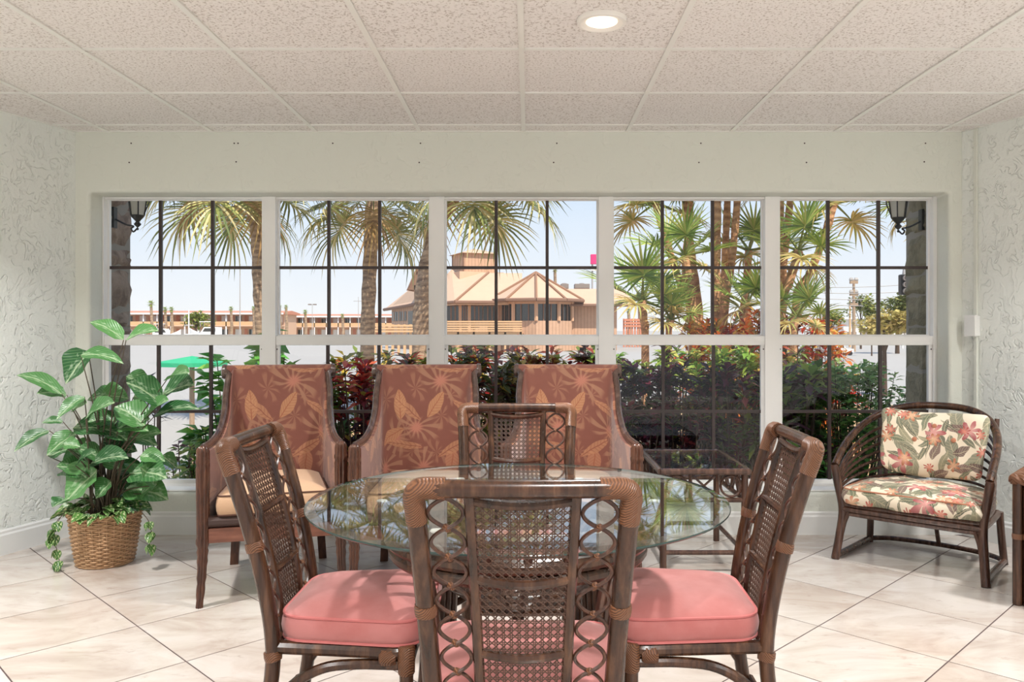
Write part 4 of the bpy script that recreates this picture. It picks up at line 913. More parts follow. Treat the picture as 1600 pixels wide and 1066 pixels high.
def shrub(name, x, y, hgt, rx, pal, lab, cat='shrub', seed=0, tips=34, per=15, L=.12, W=.018, upright=.5, grp=None, toppal=None, lo=.12, ry=None, sr=1.0):
    r = random.Random(seed); t = thing(name, lab, cat, (x, y, GZ+.02), 0, grp); mb = MB(); mb.col = []; st = MB(); ry = ry or rx
    for i in range(tips):
        a = r.uniform(0, 2*PI); q = math.sqrt(r.random()); z = hgt*r.uniform(lo, 1.0)**.75; k_ = math.sqrt(max(.12, 1-((z/hgt-.55)/.62)**2))
        tip = Vector((rx*q*k_*math.cos(a), ry*q*k_*math.sin(a), z-.03)); b0 = Vector((tip.x*.2, tip.y*.2, 0)); st.tube(curve([b0, lerp(b0, tip, .5)+Vector((tip.x*.1, tip.y*.1, .05)), tip], 2), [.009*sr, .008*sr, .006*sr, .005*sr, .004*sr], 4)
        pp = toppal if toppal and z > hgt*.84 else pal
        dark = pick(pp, r)
        for j in range(per):
            aa = r.uniform(0, 2*PI); el = r.uniform(-.3, 1.2)*upright*2; d = Vector((math.cos(aa), math.sin(aa), el)); c = dark if r.random() < .55 else pick(pp, r)
            leaf4(mb, tip-Vector((0, 0, r.uniform(0, .16))), d, L*r.uniform(.7, 1.25), W*r.uniform(.8, 1.3), c, r=r)
    tag(mb.build('foliage', M['fol'], t, smooth=False), kind='stuff'); st.build('stem', M['twig'], t); return t
pur = [(4, C(70, 32, 52)), (3, C(122, 46, 72)), (2, C(84, 100, 50)), (1.5, C(176, 76, 84)), (1.2, C(150, 160, 70)), (2, C(50, 26, 40))]
redp = [(4, C(112, 36, 50)), (3, C(180, 50, 52)), (2, C(66, 34, 46)), (1.3, C(226, 80, 64)), (1, C(206, 176, 70)), (1.4, C(96, 112, 54))]
mixp = [(3, C(92, 98, 50)), (2, C(222, 192, 84)), (2, C(176, 78, 58)), (2, C(76, 40, 48)), (1, C(214, 104, 70)), (2, C(132, 150, 68))]
grn = [(4, C(92, 148, 56)), (3, C(136, 184, 70)), (2, C(66, 110, 50)), (1, C(190, 214, 96))]
brt = [(3, C(174, 198, 86)), (3, C(134, 176, 74)), (2, C(206, 206, 110)), (1, C(110, 56, 70))]
dkg = [(4, C(80, 116, 54)), (2, C(120, 156, 66)), (3, C(78, 40, 58)), (1, C(170, 190, 84))]
orp = [(4, C(240, 136, 60)), (2, C(220, 76, 58)), (3, C(244, 194, 92)), (1.4, C(178, 184, 84)), (.7, C(150, 50, 56))]
gh = 'croton shrubs in the hedge outside the windows'
hedge = [  # x, y, height, radius, palette, top palette, label
 (-1.70, 6.15, 1.38, .30, dkg, grn, 'dark green croton shrub behind the leftmost armchair back'),
 (-1.22, 6.05, 1.40, .33, redp, [(3, C(210, 50, 46)), (2, C(236, 120, 90)), (2, C(120, 36, 44)), (1, C(214, 190, 80))], 'red-topped croton shrub in the gap between the left two armchairs'),
 (-.84, 6.25, 1.45, .32, redp, mixp, 'maroon and bronze croton shrub behind the middle armchair'),
 (-.42, 6.10, 1.48, .33, mixp, mixp, 'yellow and bronze croton shrub between the middle and right armchairs'),
 (-.02, 6.20, 1.50, .32, mixp, [(3, C(150, 90, 56)), (3, C(110, 110, 56)), (2, C(206, 172, 84))], 'tall variegated croton shrub behind the rightmost armchair'),
 (.36, 6.15, 1.46, .32, redp, [(3, C(200, 70, 56)), (2, C(170, 150, 70)), (2, C(90, 40, 50))], 'orange-red croton shrub behind the top right of the rightmost armchair'),
 (.76, 6.00, 1.40, .34, pur, pur, 'purple croton shrub right of the rightmost armchair'),
 (1.16, 6.05, 1.42, .34, pur, pur, 'dark purple croton shrub above the glass end table'),
 (1.56, 5.95, 1.38, .34, pur, pur, 'deep purple croton shrub behind the right dining chair top'),
 (1.98, 6.0, 1.42, .34, dkg, dkg, 'broad-leaved green and purple croton shrub beside the fine-leaved bush'),
]
for i, (x, y, h_, r_, pl, tp, lab) in enumerate(hedge):
    big = i == 9
    shrub('croton_shrub', x, y, h_, r_, pl, lab, 'shrub', 20+i, 54 if not big else 40, 26, .125 if not big else .20, .022 if not big else .030, .55, gh, tp)
for i in range(9):                       # second row, half a step behind the first
    x = -1.45+.44*i; pl = (dkg, redp, mixp, redp, mixp, pur, pur, dkg, grn)[i]; nm = ('dark green', 'maroon', 'bronze and yellow', 'red', 'yellow-flecked', 'purple', 'blackish purple', 'green and purple', 'leaf-green')[i]
    shrub('croton_shrub', x, 6.75, 1.56 if i not in (0, 1) else 1.48, .34, pl, '%s croton shrub in the rear hedge row, %s from the left' % (nm, ('first', 'second', 'third', 'fourth', 'fifth', 'sixth', 'seventh', 'eighth', 'ninth')[i]), 'shrub', 60+i, 50, 22, .13, .022, .55, 'croton shrubs in the rear hedge row', brt if 4 < i < 8 else mixp)  # bright tops of some shrubs put sunlight into the leaf colour
shrub('leafy_shrub', -2.20, 5.70, .98, .27, grn, 'low glossy green shrub outside the window behind the potted plant', 'shrub', 91, 44, 16, .085, .026, .35)
shrub('leafy_shrub', -2.48, 5.80, .84, .26, brt, 'low yellow-green shrub close to the left stone pillar', 'shrub', 92, 34, 16, .085, .026, .35)
shrub('fig_leaved_shrub', -2.36, 6.60, 1.56, .36, [(3, C(104, 176, 76)), (2, C(150, 204, 96)), (1, C(80, 140, 74))], 'bright green broad-leaved shrub behind the left window near the green canopy', 'shrub', 93, 34, 13, .17, .055, .35, None, None, .3)
shrub('broad_leaved_stem', -1.92, 6.05, 1.68, .10, [(2, C(112, 176, 60)), (1, C(150, 196, 80))], 'pale green large-leaved shoot at the corner of the second window', 'plant', 94, 8, 6, .15, .05, .2, None, None, .55)
shrub('dark_dracaena', -2.95, 6.2, 1.30, .13, [(2, C(70, 66, 76)), (1, C(92, 90, 92))], 'thin dark strappy plant beside the brown stone pillar', 'plant', 95, 4, 12, .16, .009, .6, None, None, .7)
shrub('fine_leaved_bush', 2.50, 6.25, 1.42, .50, [(3, C(96, 156, 74)), (3, C(132, 184, 92)), (1, C(70, 120, 60)), (1, C(176, 204, 120))], 'light green fine-leaved bush with open branches beside the right stone pillar', 'shrub', 96, 260, 17, .075, .024, .4, sr=.5)
shrub('fine_leaved_bush', 2.15, 5.62, .80, .32, [(3, C(92, 156, 66)), (2, C(136, 188, 80)), (1, C(64, 110, 54))], 'low green bush at the foot of the hedge behind the barrel chair', 'shrub', 97, 44, 14, .10, .016, .4)
go = 'orange crotons under the palm clump'
for i in range(9):
    x = lerp(2.0, 3.6, i/8)+rnd.uniform(-.08, .08); q = ('first', 'second', 'third', 'fourth', 'fifth', 'sixth', 'seventh', 'eighth', 'ninth')[i]
    shrub('orange_croton', x, 9.3+.25*(i % 2), 1.90-.03*abs(i-4), .28, orp if i != 5 else redp, 'orange and red sunlit croton under the palm clump, %s from the left' % q, 'shrub', 120+i, 44, 14, .15, .026, .6, go, None, .05, sr=.6)

# ------------------------------------------------------------------ palms
def frond_mesh(seed, pet, fan, n, droop, pal, W=.020, spread=150, rib=.35):
    r = random.Random(seed); mb = MB(); mb.col = []
    def arc(q): return Vector((pet*q, 0, -.10*pet*q*q))
    pts = [arc(i/4) for i in range(5)]; nf = len(mb.f); mb.tube(pts, [.022, .018, .015, .012, .010], 4); mb.col += [C(140, 150, 80)]*(len(mb.f)-nf)
    e_ = pts[-1]
    for i in range(n):
        q = i/(n-1)*2-1; a = R(spread)*q; st_ = e_+Vector((rib*(1-abs(q)), 0, -rib*.35*(1-abs(q))**2)); L = fan*(.55+.45*math.cos(a*.55))*r.uniform(.88, 1.05)
        d = Vector((math.cos(a), math.sin(a), .10+.25*abs(math.sin(a))+r.uniform(-.06, .06))).normalized(); s_ = d.cross(Vector((0, 0, 1))).normalized(); c = pick(pal, r); dr = droop*r.uniform(.7, 1.3)
        pv = []; N = 4
        for k_ in range(N+1):
            t_ = k_/N; p_ = st_+d*(L*t_)+Vector((0, 0, -dr*L*t_**2.2)); w = W*(1-t_)**.6*(.5+1.0*min(1, t_*3)) if k_ < N else .001; pv.append((p_, w))
        b = len(mb.v)
        for p_, w in pv: mb.v += [tuple(p_+s_*w+Vector((0, 0, w*.5))), tuple(p_), tuple(p_-s_*w+Vector((0, 0, w*.5)))]
        for k_ in range(N):
            for j in (0, 1): mb.f.append((b+k_*3+j, b+k_*3+j+1, b+k_*3+4+j, b+k_*3+3+j)); mb.col.append(c)
    return mb.mesh('frond', M['palmleaf'], False)
def bark(name, a, b, sc):
    k = NT(name); v = k.coord('Object', scale=(1, 1, sc)); n_ = k.noise(v, 5, 5, .7, .5); w_ = k.n('ShaderNodeTexWave', bands_direction='Z'); k.l(k.coord('Object'), w_.inputs['Vector']); w_.inputs['Scale'].default_value = 3.2; w_.inputs['Distortion'].default_value = 6
    h = k.math('ADD', n_, k.math('MULTIPLY', w_.outputs[1], .16)); return k.pbr(k.mix(k.step(h, .35, .80), a, b), .9, k.bump(h, .7, .05), 0, .2)
M['sabal'] = bark('sabal_palm_bark', C(120, 98, 82), C(190, 162, 134), 2.5); M['paurotis'] = bark('fibrous_palm_bark', C(150, 106, 76), C(222, 172, 130), 3)
sabal_pal = [(4, C(152, 160, 92)), (3, C(190, 186, 116)), (2, C(118, 132, 84)), (2, C(226, 212, 156))]
dead_pal = [(3, C(206, 170, 112)), (2, C(178, 140, 90))]
SF = [frond_mesh(200+i, 1.0, 1.05, 40, .22+.13*i, sabal_pal, .024, 160, .35) for i in range(4)]; SD = frond_mesh(210, .8, .9, 30, .8, dead_pal, .02, 120, .4)
def sabal(lab, Y, trunk, crown, rad, seed, nf=34, tr=.15, scl=1.0):
    r = random.Random(seed); pts = [P(*q, Y) for q in trunk]; base = Vector((pts[0].x, Y, GZ)); pts = [base]+pts; t = thing('cabbage_palm', lab, 'palm tree', base, 0, 'cabbage palms across the parking area')
    cc = P(*crown, Y); loc = [p_-base for p_ in curve(pts+[cc], 6)]
    MB().tube(loc, [tr*(1.1 if i < 3 else 1+.07*math.sin(i*1.9)) for i in range(len(loc))], 14).build('trunk', M['sabal'], t)
    for i in range(nf):
        q = (i+.5)/nf; el = lerp(80, -48, q**.85); az = i*137.5+r.uniform(-14, 14)
        me = SF[min(3, int(q*4))] if not (q > .9 and r.random() < .4) else SD
        inst('frond', me, t, cc-base, (r.uniform(-.35, .35), -R(el), R(az)), rad/1.75*r.uniform(.88, 1.08))
sabal('leaning cabbage palm with drooping fan fronds in the first window', 14.5, [(411, 520), (407, 450), (404, 380), (396, 330)], (365, 268), 1.60, 31, 28, .135)
sabal('straight cabbage palm standing in the second window', 15.5, [(574, 530), (577, 440), (580, 370)], (583, 292), 1.55, 32, 25, .135)
sabal('cabbage palm leaning right behind the second mullion', 13.0, [(658, 520), (664, 440), (680, 370), (698, 320)], (748, 262), 1.50, 33, 26, .14)
pa_pal = [(4, C(166, 190, 92)), (3, C(134, 166, 80)), (2, C(206, 210, 122)), (1, C(110, 138, 80))]
ye_pal = [(3, C(220, 200, 128)), (2, C(180, 182, 104)), (1, C(232, 206, 150))]
PF = [frond_mesh(230+i, .34, .46, 26, .12+.14*i, pa_pal if i < 2 else ye_pal, .014, 140, .06) for i in range(3)]
def clump(lab, Y, trunk, nf, seed, scl=1.0, tr=.046, low=-30):
    r = random.Random(seed); pts = [P(*q, Y) for q in trunk]; base = Vector((pts[0].x+(pts[0].x-pts[1].x)*.25, Y, GZ)); t = thing('clump_palm', lab, 'palm tree', base, 0, 'slim palms in the clump on the right')
    loc = [p_-base for p_ in curve([base]+pts, 5)]; MB().tube(loc, [tr*(1+.10*math.sin(i*2.3)) for i in range(len(loc))], 10).build('trunk', M['paurotis'], t)
    for i in range(nf):
        q = (i+.5)/nf; el = lerp(78, low, q); inst('frond', PF[0 if q < .35 else (1 if q < .75 else 2)], t, loc[-1], (r.uniform(-.5, .5), -R(el), R(i*137.5+r.uniform(-20, 20))), scl*r.uniform(.85, 1.15))
clump('slim palm leaning left at the edge of the palm clump', 10.2, [(1088, 512), (1062, 440), (1040, 372), (1024, 318)], 10, 41)
clump('short palm with bright green fans low in the clump', 9.6, [(1084, 515), (1078, 450), (1070, 400)], 9, 42, .95, .055)
clump('slim palm rising in the middle of the fourth window', 10.4, [(1094, 510), (1084, 420), (1072, 330), (1066, 262)], 10, 43)
clump('brown-trunked palm left of the fourth window centre', 10.8, [(1080, 515), (1070, 430), (1078, 330), (1082, 250)], 10, 44)
clump('upright palm right of the fourth window centre muntin', 10.0, [(1119, 505), (1120, 420), (1121, 330), (1122, 240)], 11, 45)
clump('pale-trunked palm beside the upright palm', 10.6, [(1128, 505), (1132, 420), (1136, 330), (1138, 255)], 9, 46)
clump('palm leaning right near the fifth window mullion', 10.2, [(1132, 500), (1142, 420), (1150, 340), (1156, 250)], 10, 47)
clump('low green palm spreading in front of the clump', 9.2, [(1008, 524), (1006, 505), (1004, 470)], 9, 48, .95, .045, -20)
clump('slim palm just inside the fifth window', 9.8, [(1214, 515), (1216, 420), (1219, 330), (1222, 250)], 11, 49)
clump('second slim palm in the fifth window', 10.3, [(1222, 510), (1224, 420), (1233, 330), (1240, 262)], 10, 50)
clump('palm leaning far right across the fifth window', 9.6, [(1243, 480), (1264, 430), (1288, 370), (1303, 318)], 9, 51, .95)
clump('short fan palm with green fans in the fifth window', 9.4, [(1222, 490), (1234, 440), (1248, 392)], 9, 52, .9, .05)
clump('stub palm with yellow fans at the foot of the fifth window palms', 8.9, [(1240, 520), (1242, 508), (1245, 496)], 9, 53, .72, .04, -25)
clump('small palm with fans low beside the fifth mullion', 9.5, [(1164, 520), (1166, 500), (1168, 478)], 9, 54, .85, .045, -25)
clump('small fan palm high in the clump near the fifth mullion', 10.9, [(1160, 510), (1166, 450), (1170, 392)], 9, 55, .95, .05)
clump('low palm with green fans at the left foot of the clump', 9.3, [(1045, 520), (1047, 510), (1048, 500)], 9, 56, .72, .04, -20)
# hanging palm fan beside the right lantern
t = clump('palm showing yellow fronds beside the right lantern', 9.2, [(1452, 520), (1440, 420), (1432, 300)], 11, 57, .85, .06, -75)
# ------------------------------------------------------------------ pavilion restaurant across the water
M['siding'] = None
def siding(name, ca, cb, sc):
    k = NT(name); v = k.coord('Object'); w_ = k.n('ShaderNodeTexWave', bands_direction='X'); k.l(v, w_.inputs['Vector']); w_.inputs['Scale'].default_value = sc; n_ = k.noise(v, 3, 3)
    return k.pbr(k.mix(k.math('MULTIPLY', k.step(w_.outputs[1], .12, 0), .5), k.mix(n_, ca, cb), C(120, 86, 66)), .8)
M['siding'] = siding('tan_board_siding', C(204, 166, 138), C(186, 148, 122), 1.2); M['roofing'] = plain('pale_peach_roofing', C(206, 174, 148), .85, var=.15, scale=1.5)
M['ridge'] = plain('brown_ridge_cap', C(150, 112, 88), .8); M['fascia'] = plain('brown_fascia', C(138, 104, 84), .7); M['post'] = plain('peach_post', C(212, 166, 132), .7)
M['darkglass'] = plain('dark_window_glass', C(54, 54, 52), .12, spec=.8); M['deck'] = plain('tan_deck_board', C(214, 172, 128), .7); M['peach'] = plain('peach_wall', C(218, 178, 148), .85)
M['ac'] = plain('grey_metal_unit', C(140, 130, 124), .6); M['coral'] = plain('coral_paint', C(206, 136, 108), .7); M['boat'] = plain('white_gelcoat', C(238, 236, 234), .3); M['greyroof'] = plain('far_white_wall', C(232, 228, 222), .8)
D0 = 60.0; K = D0/FPX
t = thing('pavilion_building', 'peach pavilion building with pitched roofs and a square cupola', 'building', (0, D0, GZ)); org = Vector((0, D0, GZ))
def B(px, py, dY=0): return P(px, py, D0+dY)-org
def face(name, mat, pts, th=.25, parent=None):
    a, b, c = [Vector(q) for q in pts[:3]]; nr = (b-a).cross(c-a).normalized(); nr = nr if nr.y > 0 or nr.z < 0 else -nr
    return MB().prism(pts, nr*th).build(name, mat, parent or t, smooth=False)
def stick(name, mat, a, b, r_, parent=None, n=6): return MB().tube([a, b], r_, n).build(name, mat, parent or t)
# octagonal hall
cx, cyY, rw, re, za, ze, zw = B(838, 0).x, 0, 3.0, 3.9, B(0, 421).z, B(0, 468).z, 0
apex = Vector((cx, 4.0, za)); NG = 10
ev = [Vector((cx+re*math.cos(2*PI*(k_+.5)/NG), 4.0+re*math.sin(2*PI*(k_+.5)/NG), ze)) for k_ in range(NG)]; wl = [Vector((cx+rw*math.cos(2*PI*(k_+.5)/NG), 4.0+rw*math.sin(2*PI*(k_+.5)/NG), 0)) for k_ in range(NG)]
for k_ in range(NG):
    a, b = ev[k_], ev[(k_+1) % NG]; MB().prism([a, b, apex], (0, 0, -.12)).build('roof_panel', M['roofing'], t, smooth=False); stick('ridge_cap', M['ridge'], a+Vector((0, 0, .05)), apex+Vector((0, 0, .05)), .11)
    stick('fascia', M['fascia'], a, b, .14)
    p_, q = wl[k_], wl[(k_+1) % NG]; d = (q-p_); nr = Vector((d.y, -d.x, 0)).normalized(); z1, z2 = B(0, 501).z, B(0, 474).z
    MB().prism([p_, q, q+Vector((0, 0, z1)), p_+Vector((0, 0, z1))], -nr*.2).build('wall_panel', M['siding'], t, smooth=False)
    MB().prism([p_+Vector((0, 0, z2)), q+Vector((0, 0, z2)), q+Vector((0, 0, ze+.2)), p_+Vector((0, 0, ze+.2))], -nr*.2).build('wall_panel', M['post'], t, smooth=False)
    w_ = MB().prism([p_+Vector((0, 0, z1)), q+Vector((0, 0, z1)), q+Vector((0, 0, z2)), p_+Vector((0, 0, z2))], -nr*.08).build('window', M['darkglass'], t, smooth=False, loc=-nr*.1)
    for f in (.33, .66): c_ = p_+d*f; stick('glazing_bar', M['fascia'], c_+nr*.05+Vector((0, 0, z1)), c_+nr*.05+Vector((0, 0, z2)), .05, w_)
    stick('post', M['post'], p_+Vector((0, 0, z1)), p_+Vector((0, 0, ze)), .16)
# main hall left of it
e0, e1 = B(690, 471, 2), B(772, 470, 2); r0, r1 = B(690, 400, 9), B(775, 418, 9)
xl, xr_ = B(655, 0).x, B(790, 0).x; zE, zR = B(0, 471).z, B(0, 418).z
face('roof_panel', M['roofing'], [Vector((B(708, 0).x, 1.5, zE)), Vector((xr_+1.2, 2.2, zE)), Vector((xr_+1.2, 6, zR)), Vector((B(757, 0).x, 6, zR))])
face('roof_panel', M['roofing'], [Vector((xl-.6, 4.5, B(0, 474).z)), Vector((B(708, 0).x, 1.5, zE)), Vector((B(757, 0).x, 6, zR)), Vector((B(690, 0).x, 7.5, zR+.4))])
stick('ridge_cap', M['ridge'], Vector((B(708, 0).x, 1.5, zE+.06)), Vector((B(757, 0).x, 6, zR+.06)), .10); stick('fascia', M['fascia'], Vector((B(708, 0).x, 1.5, zE)), Vector((xr_, 2.2, zE)), .13); stick('fascia', M['fascia'], Vector((xl-.6, 4.5, B(0, 474).z)), Vector((B(708, 0).x, 1.5, zE)), .13)
MB().box(xl, xr_, 3.0, 10, 0, zE-.05).build('wall', M['siding'], t, smooth=False)
for a, b in ((692, 712), (716, 727), (731, 750), (752, 772)):
    w_ = MB().box(B(a, 0).x, B(b, 0).x, 2.85, 2.99, B(0, 500).z, B(0, 477).z).build('window', M['darkglass'], t, smooth=False)
    for f in (.35, .7): x = lerp(B(a, 0).x, B(b, 0).x, f); MB().box(x-.05, x+.05, 2.80, 2.86, B(0, 500).z, B(0, 477).z).build('glazing_bar', M['fascia'], w_, smooth=False)
for px in (690, 714, 729, 774): MB().box(B(px, 0).x-.12, B(px, 0).x+.12, 2.75, 2.98, 0, zE).build('post', M['post'], t, smooth=False)
# cupola
zc0, zc1, zc2 = B(0, 425).z, B(0, 383).z, B(0, 375).z; ccx = B(729, 0).x; cc_ = Vector((ccx, 8, 0)); hw = 1.42
rot = Matrix.Rotation(R(24), 4, 'Z')
def CU(x, y, z): return Vector((ccx, 8.0, 0))+rot @ Vector((x, y, z))
MB().prism([CU(-hw, -hw, zc0-1), CU(hw, -hw, zc0-1), CU(hw, hw, zc0-1), CU(-hw, hw, zc0-1)], (0, 0, zc1-zc0+1)).build('cupola_wall', M['siding'], t, smooth=False)
MB().prism([CU(-1.95, -1.95, zc0-1), CU(1.95, -1.95, zc0-1), CU(1.95, 1.95, zc0-1), CU(-1.95, 1.95, zc0-1)], (0, 0, 1.45)).build('cupola_base', M['peach'], t, smooth=False)
q = [CU(a*1.72, b*1.72, zc1) for a, b in ((-1, -1), (1, -1), (1, 1), (-1, 1))]; m = MB(); m.add(q+[CU(0, 0, zc2+.15)], [(0, 1, 4), (1, 2, 4), (2, 3, 4), (3, 0, 4), (3, 2, 1, 0)]); m.build('cupola_roof', M['roofing'], t, smooth=False)
for a, b in ((-1, -1), (1, -1), (1, 1), (-1, 1)): stick('corner_trim', M['fascia'], CU(a*hw, b*hw, zc0), CU(a*hw, b*hw, zc1), .07)
# left wing with dormer
L0, L1 = B(600, 484, 14), B(664, 473, 5)
face('roof_panel', M['roofing'], [Vector((L0.x, L0.y, B(600, 484, 14).z)), Vector((L1.x, L1.y, B(664, 473, 5).z)), Vector((B(664, 425, 9).x, 9, B(664, 425, 9).z)), Vector((B(655, 440, 16).x, 16, B(655, 440, 16).z))])
stick('fascia', M['fascia'], L0, L1, .14)
w0, w1 = B(612, 530, 13), B(664, 530, 6); m = MB(); d = (w1-w0); d.z = 0
m.prism([Vector((w0.x, w0.y, 0)), Vector((w1.x, w1.y, 0)), Vector((w1.x, w1.y, B(664, 476, 6).z)), Vector((w0.x, w0.y, B(612, 484, 13).z))], (0, 4, 0)); m.build('wall', M['siding'], t, smooth=False)
def onL(f, z): return Vector((lerp(w0.x, w1.x, f), lerp(w0.y, w1.y, f)-.12, z))
for f0, f1, z0, z1, mt in ((.02, .16, 501, 486, 'darkglass'), (.18, .30, 501, 486, 'darkglass'), (.33, .46, 501, 486, 'darkglass'), (.52, .70, 527, 486, 'darkglass'), (.74, .95, 500, 485, 'darkglass')):
    w_ = MB().prism([onL(f0, B(0, z0, 8).z), onL(f1, B(0, z0, 8).z), onL(f1, B(0, z1, 8).z), onL(f0, B(0, z1, 8).z)], (0, .1, 0)).build('window' if z0 < 520 else 'door', M[mt], t, smooth=False)
    if z0 < 520:
        fm = (f0+f1)/2; stick('glazing_bar', M['post'], onL(fm, B(0, z0, 8).z), onL(fm, B(0, z1, 8).z), .05, w_)
g = [B(637, 452, 6), B(660, 452, 6), B(648, 421, 6)]
dz = MB().prism([B(637, 453, 6), B(662, 453, 6), B(651, 420, 6)], (1.2, 5, .0)).build('dormer_gable', M['fascia'], t, smooth=False)  # fascia brown paints the shade on this side of the gable
MB().prism([B(648.5, 466, 5.8), B(657.5, 466, 5.8), B(657.5, 447, 5.8), B(648.5, 447, 5.8)], (0, .3, 0)).build('dormer_window', M['darkglass'], t, smooth=False)
MB().prism([B(647, 468, 6), B(664, 468, 6), B(664, 446, 6), B(647, 446, 6)], (0, 4, 0)).build('dormer_wall', M['post'], t, smooth=False)
MB().prism([B(635, 454, 5.6), B(650.5, 418, 5.6), B(668, 440, 6.6), B(668, 452, 6.6), B(651, 424, 6)], (.5, 3.5, 0)).build('dormer_roof', M['roofing'], t, smooth=False)
# right wing, flat-topped roof and machines
MB().box(B(893, 0).x, B(973, 0).x, 4, 14, 0, B(0, 474).z).build('wall', M['siding'], t, smooth=False)
MB().prism([B(886, 477, 3), B(993, 477, 3), B(975, 452, 6), B(880, 452, 6)], (0, .4, .05)).build('roof_panel', M['roofing'], t, smooth=False); stick('fascia', M['fascia'], B(886, 477, 3), B(993, 477, 3), .12)
MB().box(B(880, 0).x, B(975, 0).x, 6, 14, B(0, 465).z, B(0, 453).z).build('roof_deck', M['roofing'], t, smooth=False)
# deck with rail boards
dk = MB().box(B(660, 0).x, B(816, 0).x, -1.2, 1.5, B(0, 522).z-.2, B(0, 519).z).build('deck', M['deck'], t, smooth=False)
for i in range(5): z = B(0, 517-3.5*i).z; MB().box(B(692, 0).x, B(816, 0).x, -1.35, -1.2, z-.055, z+.055).build('rail_board', M['deck'], dk, smooth=False)
for i in range(6): x = lerp(B(694, 0).x, B(814, 0).x, i/5); MB().box(x-.07, x+.07, -1.2, -1.06, 0, B(0, 502).z).build('rail_post', M['deck'], dk, smooth=False)
for i in range(8): x = lerp(B(692, 0).x, B(816, 0).x, i/7); MB().box(x-.12, x+.12, -.9, -.7, 0, B(0, 521).z).build('pile', M['fascia'], dk, smooth=False)
for px, w_, lab in ((882, 14, 'smaller grey rooftop machine on the pavilion building'), (909, 27, 'wider grey rooftop machine on the pavilion building')):
    q = P(px, 452, D0+9); a = thing('rooftop_unit', lab, 'machine', q, 0, 'rooftop machines')
    MB().bbox(-w_*K*.5, w_*K*.5, -.6, .6, .03, .44, .03).build('housing', M['ac'], a)
    MB().lathe([(.22, .44), (.22, .50), (.05, .52)], 16).build('fan_cowl', M['ac'], a); MB().box(-w_*K*.5, w_*K*.5, -.5, .5, -.10, .03).build('base_rail', M['fascia'], a, smooth=False)
# fences on the water side
def rail(px0, px1, py0, py1, Y, nb, lab, mat, base=None):
    a, b = P(px0, 0, Y).x, P(px1, 0, Y).x; z0, z1 = P(0, py1, Y).z, P(0, py0, Y).z; q = thing('board_fence', lab, 'fence', ((a+b)/2, Y, GZ)); L = b-a
    for i in range(nb): z = lerp(z0, z1, (i+.5)/nb)-GZ; MB().box(-L/2, L/2, -.05, .05, z-(z1-z0)/nb*.36, z+(z1-z0)/nb*.36).build('board', mat, q, smooth=False)
    for i in range(9): x = lerp(-L/2, L/2, i/8); MB().box(x-.08, x+.08, .05, .2, 0, z1-GZ).build('fence_post', mat, q, smooth=False)
rail(585, 660, 507, 520, 52, 3, 'peach board fence beside the pavilion building door', M['deck'])
rail(975, 1010, 498, 512, 75, 3, 'coral board fence right of the pavilion building', M['coral'])
# ------------------------------------------------------------------ two-storey motel rows
def motel(px0, px1, ytop, Y, lab, bays, seed, yb=531):
    r = random.Random(seed); a, b = P(px0, 0, Y).x, P(px1, 0, Y).x; L = b-a; zt = P(0, ytop, Y).z-GZ; q = thing('motel_building', lab, 'building', ((a+b)/2, Y, GZ)); k_ = Y/FPX
    MB().box(-L/2, L/2, 1.6, 9, 0, zt-.3).build('wall', M['peach'], q, smooth=False)
    rf = MB().prism([(-L/2-.5, -.6, zt-.35), (-L/2-.5, -.6, zt-.05), (-L/2-.5, 4.5, zt+.35), (-L/2-.5, 9.6, zt-.05), (-L/2-.5, 9.6, zt-.35)], (L+1, 0, 0)).build('roof', M['coral'], q, smooth=False)
    MB().box(-L/2-.5, L/2+.5, -.66, -.6, zt-.40, zt-.10).build('fascia', M['boat'], rf, smooth=False)
    MB().box(-L/2, L/2, -.2, 1.6, zt*.47, zt*.47+.22).build('gallery_floor', M['peach'], q, smooth=False); MB().box(-L/2, L/2, -.2, -.1, zt*.47+.22, zt*.47+.85).build('gallery_rail', M['deck'], q, smooth=False)
    for i in range(bays):
        x = lerp(-L/2, L/2, (i+.5)/bays); w_ = L/bays
        for f in (0, 1):
            z = f*(zt*.5)+.1
            MB().box(x-w_*.42, x-w_*.18, 1.5, 1.6, z, z+zt*.36).build('door', M['coral'], q, smooth=False)
            wi = MB().box(x-w_*.08, x+w_*.36, 1.5, 1.6, z+zt*.10, z+zt*.34).build('window', M['darkglass'] if r.random() < .4 else M['greyroof'], q, smooth=False)
            MB().box(x+w_*.12, x+w_*.16, 1.46, 1.5, z+zt*.10, z+zt*.34).build('glazing_bar', M['boat'], wi, smooth=False)
        MB().box(x-w_*.5-.09, x-w_*.5+.09, -.2, -.02, 0, zt-.35).build('post', M['boat'], q, smooth=False)
motel(160, 440, 488, 140, 'long peach two-storey motel row behind the boats in the first window', 13, 1)
motel(436, 640, 493, 160, 'lower coral-roofed motel row seen across the second window', 11, 2)
